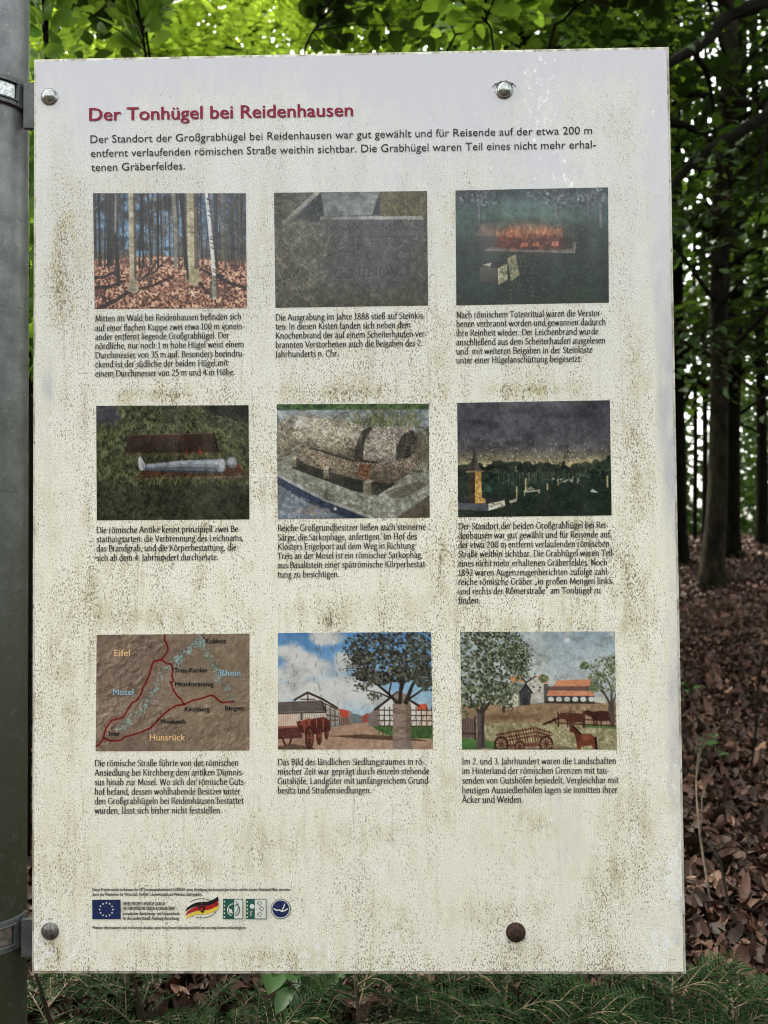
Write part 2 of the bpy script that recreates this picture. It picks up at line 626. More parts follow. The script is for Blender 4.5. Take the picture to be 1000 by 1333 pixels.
def build_board():
    # the face sheet, stopping a few millimetres short of the backing board's edge
    nx, ny = 86, 124
    w, h = BW - .0032, BH - .0036
    u, v = np.linspace(0, 1, nx), np.linspace(0, 1, ny)
    X, Z = np.meshgrid(-w + 2 * w * u, EYE + h - 2 * h * v)
    V = np.stack([X, np.zeros_like(X), Z], -1).reshape(-1, 3)
    i = np.arange(nx * ny).reshape(ny, nx)
    F = np.stack([i[:-1, :-1], i[1:, :-1], i[1:, 1:], i[:-1, 1:]], -1).reshape(-1, 4)
    ring = np.concatenate([i[0, :], i[1:, -1], i[-1, -2::-1], i[-2:0:-1, 0]])
    b0 = len(V)
    V = np.concatenate([V, V[ring] + [0, .003, 0]])
    k = len(ring)
    a = np.arange(k)
    F = np.concatenate([F, np.stack([ring, ring[(a + 1) % k], b0 + (a + 1) % k, b0 + a], -1)])
    o = mesh_obj('face_sheet', V, F, M['panel'], SIGN, False)
    # where the dirt lies: R dirt, G yellow-green algae, B bare flaked patches and painted glare, alpha painted sheen
    U, T = np.meshgrid(u, v)
    n1 = vnoise(ny, nx, 7, 6, 11, 4, .6)
    n2 = vnoise(ny, nx, 3, 22, 12, 3, .6)                   # upright runs
    n3 = vnoise(ny, nx, 16, 12, 13, 3, .6)
    R = .46 + .26 * sstep(.05, .42, T) + .62 * (n1 - .5) + .30 * (n2 - .5)
    R += .22 * sstep(.12, .02, U) * sstep(.10, .22, T) + .04 * sstep(.25, .4, T) - .20 * sstep(.60, .80, T)
    R *= 1 - .80 * sstep(.075, .0, T)                        # the rinsed strip under the top edge
    R *= 1 - .80 * np.exp(-((U - .66) / .15) ** 2 - ((T - .03) / .11) ** 2)
    R *= 1 - .65 * np.exp(-((U - .80) / .05) ** 2 - ((T - .16) / .09) ** 2)  # cleared for the glare that is painted on the face here
    R *= 1 - .55 * np.exp(-((U - .10) / .05) ** 2 - ((T - .06) / .05) ** 2)
    R *= 1 - .65 * sstep(.93, .99, U) * sstep(.85, .3, T)
    R *= 1 - .5 * sstep(.965, .995, U)
    R *= 1 - .85 * np.exp(-((U - .022) / .018) ** 2 - ((T - .36) / .055) ** 2)
    R *= 1 - .6 * np.exp(-((U - .03) / .02) ** 2 - ((T - .46) / .03) ** 2)
    R += .35 * sstep(.965, 1, T) + .25 * sstep(.03, .0, U) * sstep(.5, .7, T)
    G = .30 * sstep(.60, .85, n3) * sstep(.08, .5, T)
    G += .95 * np.exp(-((U - .027) / .022) ** 2 - ((T - .975) / .02) ** 2)       # under the lower left bolt
    G += .8 * np.exp(-((U - .747) / .012) ** 2 - ((T - .972) / .014) ** 2)       # under the lower right bolt
    # clusters of algae: centre and reach in the photograph's pixels, strength
    for (px_, py_, rx, ry, a_) in ((90, 320, 26, 70, .55), (75, 380, 12, 40, .6), (150, 240, 40, 18, .35), (205, 515, 60, 9, .75), (345, 330, 10, 80, .40), (450, 512, 70, 10, .70), (585, 300, 8, 60, .35),
                                   (575, 470, 10, 50, .45), (690, 508, 60, 9, .75), (700, 560, 14, 90, .25), (230, 684, 60, 6, .55), (460, 681, 60, 5, .5), (740, 681, 30, 12, .75), (575, 750, 14, 60, .45),
                                   (200, 805, 80, 14, .65), (130, 770, 20, 40, .4), (455, 800, 70, 20, .6), (430, 815, 14, 12, .8), (690, 815, 70, 10, .75), (745, 800, 18, 30, .6), (830, 480, 18, 60, .45),
                                   (820, 760, 16, 60, .4), (345, 900, 10, 60, .35), (340, 1102, 26, 26, .6), (580, 1030, 8, 40, .5), (440, 1085, 80, 16, .35), (690, 1080, 60, 20, .35), (820, 1060, 30, 40, .35),
                                   (650, 1185, 60, 12, .55), (800, 1140, 40, 26, .4), (80, 900, 22, 90, .4), (75, 1120, 20, 50, .35), (260, 1130, 60, 10, .3), (500, 1200, 80, 20, .35), (300, 1245, 160, 12, .45), (830, 620, 20, 50, .35)):
        x_, z_ = board(px_, py_)
        uu, tt = (x_ + w) / (2 * w), (h - z_) / (2 * h)
        d_ = np.exp(-((U - uu) / (rx / 826)) ** 2 - ((T - tt) / (ry / 1195)) ** 2)
        G += a_ * d_ * (.45 + 1.1 * n3)
        R += .35 * a_ * d_
        # dirt runs down from each cluster
        R += .30 * a_ * np.exp(-((U - uu) / (rx / 826)) ** 2) * sstep(tt, tt + .01, T) * sstep(tt + .09, tt + .01, T) * sstep(.4, .65, n2)
    B = .54 * sstep(.42, .75, vnoise(ny, nx, 22, 18, 14, 3, .6)) * sstep(.45, .9, T)
    B += .35 * sstep(.945, .985, T) * sstep(.35, .7, n3) + .42 * sstep(.93, .99, U) * sstep(.35, .7, n1) * sstep(.4, .9, T)
    B += .40 * sstep(.10, .02, U) * sstep(.45, .65, T) * sstep(.3, .6, n1)
    B += .5 * np.exp(-((U - .845) / .03) ** 2 - ((T - .155) / .035) ** 2) + .50 * np.exp(-((U - .80) / .035) ** 2 - ((T - .06) / .09) ** 2) + .45 * np.exp(-((U - .63) / .02) ** 2 - ((T - .09) / .03) ** 2)  # sky glare put into the colour as white patches
    B += .6 * np.exp(-((U - .022) / .016) ** 2 - ((T - .385) / .045) ** 2)
    R = np.maximum(R, .20 * sstep(.07, .15, T))
    A = np.clip(np.stack([R, G, B, .08 + .92 * sstep(.08, .62, T + .12 * (n1 - .5))], -1), 0, 1).reshape(-1, 4)  # alpha: cream share by height, carrying the painted sheen
    A = np.concatenate([A, A[ring]]).astype(np.float32)
    at_ = o.data.color_attributes.new('dirt', 'FLOAT_COLOR', 'POINT')
    at_.data.foreach_set('color', A.ravel())
    mb = MB()
    mb.box(-BW - .0012, BW + .0012, .003, .009, EYE - BH - .0018, EYE + BH + .0018)
    bk = mb.build('backing_board', M['edge'], SIGN)
    mb = MB()
    for q in ((-w - .0009, w + .0009, EYE + h, EYE + h + .0009), (-w - .0009, w + .0009, EYE - h - .0009, EYE - h),
              (-w - .0009, -w, EYE - h, EYE + h), (w, w + .0009, EYE - h, EYE + h)):
        mb.box(q[0], q[1], .0022, .0034, q[2], q[3])
    mb.build('dirt_seam', M['seam'], SIGN)
    bv = bk.modifiers.new('bevel', 'BEVEL')
    bv.width = .0012
    bv.segments = 2


build_board()


# ---- lettering: a small pen-drawn serif face (x height 44, capitals 64, per 100 units)
G = {
    'a': (41, '~8,35 14,42 23,43 30,36;30,38 30,7 34,1 39,3;~30,27 17,24 8,16 8,6 15,0 23,2 30,10'),
    'b': (46, '10,70 10,1;4,68 10,70;~10,33 20,43 32,38 38,22 32,5 20,0 10,5'),
    'c': (38, '~34,36 24,43 12,37 7,21 12,5 23,0 34,7'),
    'd': (47, '36,70 36,2;30,68 36,70;36,2 42,2;~36,36 25,43 13,37 7,21 12,4 22,0 36,9'),
    'e': (40, '8,25 33,26;~33,26 30,38 21,43 11,37 7,20 13,4 24,0 35,7'),
    'f': (27, '~13,2 13,54 17,66 25,70 32,67;3,42 25,42;5,2 22,2'),
    'g': (41, '~20,43 30,37 30,25 20,18 10,24 10,37 20,43;28,40 38,42;~14,19 9,11 15,5 29,3 36,-6 28,-17 14,-18 6,-11 9,-3 16,3'),
    'h': (48, '10,70 10,2;4,68 10,70;~10,33 21,43 31,42 36,32;36,33 36,2;4,2 17,2;30,2 43,2'),
    'i': (21, '10,43 10,2;4,41 10,43;3,2 18,2;10,57 10,60'),
    'j': (20, '~10,43 10,-8 5,-17 -3,-18;4,41 10,43;10,57 10,60'),
    'k': (44, '10,70 10,2;4,68 10,70;33,42 11,21;16,26 38,2;4,2 17,2;26,42 39,42'),
    'l': (21, '10,70 10,2;4,68 10,70;3,2 18,2'),
    'm': (72, '10,43 10,2;4,41 10,43;~10,33 20,43 30,42 34,32;34,33 34,2;~34,33 45,43 55,42 60,32;60,33 60,2;4,2 17,2;29,2 40,2;54,2 67,2'),
    'n': (48, '10,43 10,2;4,41 10,43;~10,33 21,43 31,42 36,32;36,33 36,2;4,2 17,2;30,2 43,2'),
    'o': (46, '~23,43 34,37 39,21 34,6 23,0 12,6 7,21 12,37 23,43'),
    'p': (46, '10,43 10,-19;4,41 10,43;~10,33 20,43 32,38 38,22 32,5 20,0 10,5;3,-19 18,-19'),
    'q': (46, '36,43 36,-19;~36,36 25,43 13,37 7,21 12,4 22,0 36,9'),
    'r': (32, '10,43 10,2;4,41 10,43;~10,31 18,42 29,42;4,2 18,2'),
    's': (34, '~28,37 20,43 11,39 9,31 18,23 27,15 26,4 17,0 7,6'),
    't': (29, '13,55 13,9;~13,10 18,1 28,3;4,42 26,42'),
    'u': (47, '~10,42 10,12 16,1 26,2 35,11;35,43 35,2;4,42 10,42;35,2 41,2'),
    'v': (41, '5,42 20,1;36,42 20,1;1,42 12,42;30,42 40,42'),
    'w': (61, '5,42 18,1;31,42 18,1;31,42 43,1;56,42 43,1;1,42 11,42;51,42 60,42'),
    'x': (42, '6,42 36,2;36,42 6,2'),
    'y': (41, '5,42 20,2;~36,42 20,2 12,-16 4,-17;1,42 12,42;30,42 40,42'),
    'z': (39, '7,41 33,41;33,41 7,2;7,2 34,2'),
    'ß': (44, '~10,2 10,52 17,68 27,69 33,60 29,48 24,40 34,28 37,12 29,1 19,3;3,2 17,2'),
    'A': (56, '6,2 28,64;28,64 51,2;14,22 42,22;1,2 12,2;44,2 56,2'),
    'B': (49, '11,62 11,2;4,62 28,62;~28,62 38,56 37,40 27,35;11,34 28,34;~28,34 42,28 42,8 28,2;4,2 28,2'),
    'C': (54, '~49,53 37,63 20,59 8,38 12,12 29,0 49,9'),
    'D': (60, '11,62 11,2;4,62 28,62;~28,62 48,54 53,32 48,10 28,2;4,2 28,2'),
    'E': (46, '11,62 11,2;4,62 40,62;11,33 34,33;4,2 42,2'),
    'F': (42, '11,62 11,2;4,62 39,62;11,33 33,33;4,2 20,2'),
    'G': (59, '~49,54 37,63 20,59 8,38 12,12 29,0 50,8;50,28 50,6;42,28 57,28'),
    'H': (62, '12,62 12,2;50,62 50,2;12,33 50,33;4,62 20,62;4,2 20,2;42,62 58,62;42,2 58,2'),
    'I': (25, '12,62 12,2;4,62 21,62;4,2 21,2'),
    'J': (25, '~14,62 14,4 9,-10 0,-14;6,62 22,62'),
    'K': (56, '12,62 12,2;45,62 14,31;20,36 50,2;4,62 20,62;4,2 20,2;38,62 52,62'),
    'L': (44, '12,62 12,2;4,62 20,62;4,2 41,2'),
    'M': (70, '12,62 9,2;12,62 35,8;35,8 58,62;58,62 61,2;3,2 17,2;53,2 68,2'),
    'N': (62, '13,62 13,2;11,62 51,4;51,62 51,2;4,62 13,62;4,2 20,2;43,62 58,62'),
    'O': (62, '~31,63 49,52 54,32 49,11 31,0 13,11 8,32 13,52 31,63'),
    'P': (45, '11,62 11,2;4,62 26,62;~26,62 40,56 39,36 26,29 12,29;4,2 20,2'),
    'R': (51, '11,62 11,2;4,62 26,62;~26,62 39,56 38,38 26,31 12,31;26,31 49,2;4,2 20,2'),
    'S': (42, '~37,55 26,63 12,58 10,44 22,34 36,24 35,7 21,0 7,8'),
    'T': (50, '25,62 25,2;5,62 46,62;5,62 5,54;46,62 46,54;16,2 34,2'),
    'U': (60, '~11,62 11,18 20,2 40,2 48,18 48,62;4,62 19,62;42,62 55,62'),
    'V': (54, '5,62 27,1;49,62 27,1;1,62 13,62;42,62 54,62'),
    'W': (80, '5,62 23,1;40,62 23,1;40,62 57,1;75,62 57,1;1,62 13,62;68,62 80,62'),
    'X': (54, '6,62 48,2;48,62 6,2'),
    'Z': (50, '7,62 44,62;44,62 6,2;6,2 45,2'),
    '0': (48, '~24,62 36,52 40,31 36,10 24,0 12,10 8,31 12,52 24,62'),
    '1': (36, '9,52 19,61;19,61 19,2;9,2 30,2'),
    '2': (46, '~8,50 18,61 32,58 34,44 22,22 7,3;7,2 40,2'),
    '3': (44, '~8,56 20,62 33,56 31,40 18,34;~18,34 34,28 35,10 22,0 7,4'),
    '4': (47, '30,61 6,19;6,19 42,19;31,61 31,1'),
    '5': (43, '13,62 37,62;13,62 11,36;~11,36 27,38 36,26 31,7 18,0 7,4'),
    '8': (47, '~23,62 35,54 33,40 14,28 8,14 15,2 31,2 39,14 34,27 14,39 12,54 23,62'),
    '9': (46, '~36,42 30,60 18,61 9,48 12,34 24,29 36,40 34,18 24,4 12,0'),
    '.': (20, '9,2 9,5'), ',': (20, '9,4 6,-8'), ':': (21, '10,3 10,6;10,37 10,40'), '-': (28, '5,20 23,20'),
    '„': (32, '9,5 6,-7;21,5 18,-7'), '"': (32, '9,66 11,56;20,66 22,56'), ' ': (21, ''),
}
for b_, dx in (('a', 20), ('o', 23), ('u', 22)):
    G[{'a': 'ä', 'o': 'ö', 'u': 'ü'}[b_]] = (G[b_][0], G[b_][1] + ';%d,56 %d,59;%d,56 %d,59' % (dx - 8, dx - 8, dx + 8, dx + 8))
G['Ä'] = (G['A'][0], G['A'][1] + ';20,74 20,77;36,74 36,77')


def strokes(ch):
    adv, src = G.get(ch, G['o'])
    out = []
    for s in filter(None, src.split(';')):
        sm = s[0] == '~'
        p = np.array([[float(q) for q in w.split(',')] for w in s.lstrip('~').split()])
        if sm and len(p) > 2:
            q = np.concatenate([[2 * p[0] - p[1]], p, [2 * p[-1] - p[-2]]])
            if np.allclose(p[0], p[-1]):
                q[0], q[-1] = p[-2], p[1]
            r = []
            for i in range(1, len(q) - 2):
                for t in (0, .34, .67):
                    r.append(.5 * (2 * q[i] + (q[i + 1] - q[i - 1]) * t + (2 * q[i - 1] - 5 * q[i] + 4 * q[i + 1] - q[i + 2]) * t * t
                                   + (3 * q[i] - q[i - 1] - 3 * q[i + 1] + q[i + 2]) * t ** 3))
            p = np.array(r + [p[-1]])
        out.append(p)
    for i, p in enumerate(out):                               # keep the serifs short so that neighbours stay apart
        if len(p) == 2 and p[0, 1] == p[1, 1] and abs(p[1, 0] - p[0, 0]) < 18.5 and p[0, 1] in (2., 62., 42., -19., 41.) and ch not in '-eft':
            m = p.mean(0)
            out[i] = m + (p - m) * .62
    return adv, out


PEN_A, PEN_B, PEN_PHI = 5.2, 2.4, math.radians(14)


def line_geom(text):
    """Ribbons of one line of serif text, at the origin, 100 units per em."""
    x, rib = 0., []
    for ch in text:
        adv, ss = strokes(ch)
        for p in ss:
            p = p + [x, 0]
            d = np.gradient(p, axis=0)
            ln = np.hypot(d[:, 0], d[:, 1])[:, None] + 1e-9
            d = d / ln
            if len(p) == 2 or True:
                p = p.copy()
                p[0] -= d[0] * 1.6
                p[-1] += d[-1] * 1.6
            n = np.stack([-d[:, 1], d[:, 0]], -1)
            u = n[:, 0] * math.cos(PEN_PHI) + n[:, 1] * math.sin(PEN_PHI)
            v = -n[:, 0] * math.sin(PEN_PHI) + n[:, 1] * math.cos(PEN_PHI)
            h = np.sqrt((PEN_A * u) ** 2 + (PEN_B * v) ** 2)[:, None]
            if len(p) == 2 and ln[0, 0] < 5:                      # dots
                h = h * 0 + 5.2
                p[0] -= d[0] * 2
                p[-1] += d[-1] * 2
            rib.append(np.concatenate([p + n * h, p - n * h]))
        x += adv
    return rib, x


def serif_block(name, lines, size, mat, parent, y=-.0009, **kw):
    """lines: (text, left px, baseline px, right px) in the photograph."""
    V, Fc = [], []
    k = 0
    for text, lx, by, rx in lines:
        rib, wd = line_geom(text)
        x0, z0 = board(lx, by)
        x1, _ = board(rx, by)
        sx = (x1 - x0) / (wd - 6)
        for r in rib:
            n = len(r) // 2
            b = len(V)
            k += 1
            yy = y - 2e-6 * (k % 40)
            for q in r:
                V.append((x0 + (q[0] - 3) * sx, yy, z0 + q[1] * size / 100 + EYE))
            for i in range(n - 1):
                Fc.append((b + n + i, b + n + i + 1, b + i + 1, b + i))
    return mesh_obj(name, V, Fc, mat, parent, **kw)


def sans_mesh(text, size, bold=0.):
    c = bpy.data.curves.new('lettering', 'FONT')
    c.body = text
    c.size = size
    c.offset = bold
    c.resolution_u = 3
    ob = bpy.data.objects.new('lettering', c)
    COL.objects.link(ob)
    dg = bpy.context.evaluated_depsgraph_get()
    me = ob.evaluated_get(dg).to_mesh()
    v = np.array([p.co[:] for p in me.vertices])
    f = [tuple(p.vertices) for p in me.polygons]
    ob.evaluated_get(dg).to_mesh_clear()
    bpy.data.objects.remove(ob)
    bpy.data.curves.remove(c)
    return v, f


def sans_block(name, lines, mat, parent, y=-.0009, bold=0., squash=1., **kw):
    """lines: (text, left px, baseline px, right px, capital height px)."""
    mb = MB()
    capv, _f = sans_mesh('D', 1.0, 0)
    capu = np.ptp(capv[:, 1])
    for text, lx, by, rx, cap in lines:
        x0, z0 = board(lx, by)
        x1, _ = board(rx, by)
        h = cap / F_PX
        v, f = sans_mesh(text, 1.0, 0)
        w0, w1 = v[:, 0].min(), v[:, 0].max()
        sx = (x1 - x0) / (w1 - w0)
        sy = h / capu
        for k in range(3 if bold else 1):                     # heavier strokes: the outline set again a hair to each side
            d = (0, -1, 1)[k] * bold * sy
            mb.add([(x0 + (p[0] - w0) * sx + d, y - k * 2e-5, z0 + EYE + p[1] * sy + (0, .4, -.4)[k] * bold * sy) for p in v], f)
    return mb.build(name, mat, parent, **kw)


sans_block('title_lettering', [('Der Tonhügel bei Reidenhausen', 116.8, 157.4, 459.5, 16.8)], M['ink_red'], SIGN, bold=.022,
           label='bold crimson title line at the top of the board')
sans_block('introduction_lettering', [
    ('Der Standort der Großgrabhügel bei Reidenhausen war gut gewählt und für Reisende auf der etwa 200 m', 118, 186.3, 771, 10.2),
    ('entfernt verlaufenden römischen Straße weithin sichtbar. Die Grabhügel waren Teil eines nicht mehr erhal-', 118.6, 204.6, 776, 10.2),
    ('tenen Gräberfeldes.', 119, 222.8, 241, 10.2)], M['ink_black'], SIGN,
    label='three black lines of introduction under the crimson title')

CAPS = [
    ('caption under the picture of tall bare trees', 124.5, [('Mitten im Wald bei Reidenhausen befinden sich', 415.5, 314.3), ('auf einer flachen Kuppe zwei etwa 100 m vonein-', 428, 318.4),
     ('ander entfernt liegende Großgrabhügel. Der', 439.7, 298.2), ('nördliche, nur noch 1 m hohe Hügel weist einem', 451.5, 317.9), ('Durchmesser von 35 m auf. Besonders beeindru-', 463.5, 318.4),
     ('ckend ist der südliche der beiden Hügel mit', 475.4, 296.8), ('einem Durchmesser von 25 m und 4 m Höhe.', 487.5, 306)]),
    ('caption under the picture of the inscribed stone chest', 359, [('Die Ausgrabung im Jahre 1888 stieß auf Steinkis-', 414.3, 553.6), ('ten. In diesen Kisten fanden sich neben dem', 426.2, 534.9),
     ('Knochenbrand der auf einem Scheiterhaufen ver-', 438, 556), ('brannten Verstorbenen auch die Beigaben des 2.', 450, 550.2), ('Jahrhunderts n. Chr.', 462, 440.8)]),
    ('caption under the picture of the burning pyre', 594.2, [('Nach römischem Totenritual waren die Verstor-', 411, 784.3), ('benen verbrannt worden und gewannen dadurch', 422.6, 788.6),
     ('ihre Reinheit wieder. Der Leichenbrand wurde', 434.6, 779), ('anschließend aus dem Scheiterhaufen ausgelesen', 446.5, 788), ('und  mit weiteren Beigaben in der Steinkiste', 458.4, 771.3),
     ('unter einer Hügelanschüttung beigesetzt.', 470, 757.4)]),
    ('caption under the picture of the figure lying in grass', 126, [('Die römische Antike kennt prinzipiell zwei Be-', 691, 313.1), ('stattungsarten: die Verbrennung des Leichnams,', 702.8, 317.2),
     ('das Brandgrab, und die Körperbestattung, die', 714.9, 307.8), ('sich ab dem 4. Jahrhundert durchsetzte.', 727.2, 284.3)]),
    ('caption under the picture of the broken sarcophagus', 361.8, [('Reiche Großgrundbesitzer ließen auch steinerne', 688.3, 554.3), ('Särge, die Sarkophage, anfertigen. Im Hof des', 700.6, 542.8),
     ('Klosters Engelport auf dem Weg in Richtung', 712.6, 539.7), ('Treis an der Mosel ist ein römischer Sarkophag,', 724.6, 550.2), ('aus Basaltstein einer spätrömische Körperbestat-', 736.6, 556.5),
     ('tung zu besichtigen.', 748.8, 441.8)]),
    ('long caption under the picture of the dark plain', 596.8, [('Der Standort der beiden Großgrabhügel bei Rei-', 686, 791.7), ('denhausen war gut gewählt und für Reisende auf', 698.1, 793.9),
     ('der etwa 200 m entfernt verlaufenden römischen', 710.2, 793.4), ('Straße weithin sichtbar. Die Grabhügel waren Teil', 722.3, 797.2), ('eines nicht mehr erhaltenen Gräberfeldes. Noch', 734.4, 790.5),
     ('1892 waren Augenzeugenberichten zufolge zahl-', 746.5, 793.4), ('reiche römische Gräber „in großen Mengen links', 758.5, 796.5), ('und rechts der Römerstraße" am Tonhügel zu', 770.6, 781.9),
     ('finden.', 782.7, 625.4)]),
    ('caption under the road map', 123.7, [('Die römische Straße führte von der römischen', 994.4, 310.7), ('Ansiedlung bei Kirchberg dem antiken Dumnis-', 1006.7, 317.9),
     ('sus hinab zur Mosel. Wo sich der römische Guts-', 1019, 320.3), ('hof befand, dessen wohlhabende Besitzer unter', 1031.4, 313), ('den Großgrabhügeln bei Reidenhausen bestattet', 1043.6, 317.2),
     ('wurden, lässt sich bisher nicht feststellen.', 1056, 289)]),
    ('caption under the village street picture', 361.8, [('Das Bild des ländlichen Siedlungsraumes in rö-', 992.9, 552.6), ('mischer Zeit war geprägt durch einzeln stehende', 1005.2, 558.9),
     ('Gutshöfe, Landgüter mit umfangreichem Grund-', 1017.5, 560.8), ('besitz und Straßensiedlungen.', 1029.8, 483.3)]),
    ('caption under the farmyard picture', 601.8, [('Im 2. und 3. Jahrhundert waren die Landschaften', 992, 802), ('im Hinterland der römischen Grenzen mit tau-', 1004.4, 793),
     ('senden von Gutshöfen besiedelt. Vergleichbar mit', 1016.9, 804.9), ('heutigen Aussiedlerhöfen lagen sie inmitten ihrer', 1029.4, 803.7), ('Äcker und Weiden.', 1041.8, 680.8)]),
]
for lab, lx, rows in CAPS:
    serif_block('caption_lettering', [(t, lx, y + 2.9, rx) for t, y, rx in rows], .0127, M['ink_black'], SIGN, label='black ' + lab)
sans_block('footer_lettering', [
    ('Dieses Projekt wurde im Rahmen der EU-Gemeinschaftsinitiative LEADER+ unter Beteiligung der Europäischen Union und des Landes Rheinland-Pfalz, vertreten', 120.6, 1159.6, 378, 4.0),
    ('durch das Ministerium für Wirtschaft, Verkehr, Landwirtschaft und Weinbau durchgeführt.', 120.6, 1165.8, 263.7, 4.0),
    ('DIESES PROJEKT WURDE DURCH', 160.2, 1178.2, 215, 4.4), ('DIE EUROPÄISCHE UNION KOFINANZIERT:', 160.2, 1184.4, 229.6, 4.4),
    ('Europäischer Ausrichtungs- und Garantiefonds', 160.2, 1190.8, 234, 4.2), ('für die Landwirtschaft, Abteilung Ausrichtung', 160.2, 1197, 233.5, 4.2),
    ('Weitere Informationen sind im Internet abrufbar unter http://www.regionalgeschichte.net und http://www.archaeologie.eu', 120.4, 1209, 320.3, 3.9)],
    M['ink_black'], SIGN, bold=.016, label='tiny black print around the row of emblems')


# ---- emblems in the bottom row
def pxpoly(mb, pts, y):
    V = []
    for p in pts:
        x, z = board(*p)
        V.append((x, y, z + EYE))
    a = sum(V[i][0] * V[(i + 1) % len(V)][2] - V[(i + 1) % len(V)][0] * V[i][2] for i in range(len(V)))
    idx = list(range(len(V)))
    mb.add(V, [tuple(idx if a > 0 else idx[::-1])])


def circ(cx, cy, r, n=20):
    return [(cx + r * math.cos(k / n * 6.2832), cy + r * math.sin(k / n * 6.2832)) for k in range(n)]


def pxline(mb, pts, w, y):
    p = np.array(pts, float)
    d = np.gradient(p, axis=0)
    d /= np.hypot(d[:, 0], d[:, 1])[:, None] + 1e-9
    n = np.stack([-d[:, 1], d[:, 0]], -1) * w / 2
    for i in range(len(p) - 1):
        pxpoly(mb, [p[i] + n[i], p[i + 1] + n[i + 1], p[i + 1] - n[i + 1], p[i] - n[i]], y)


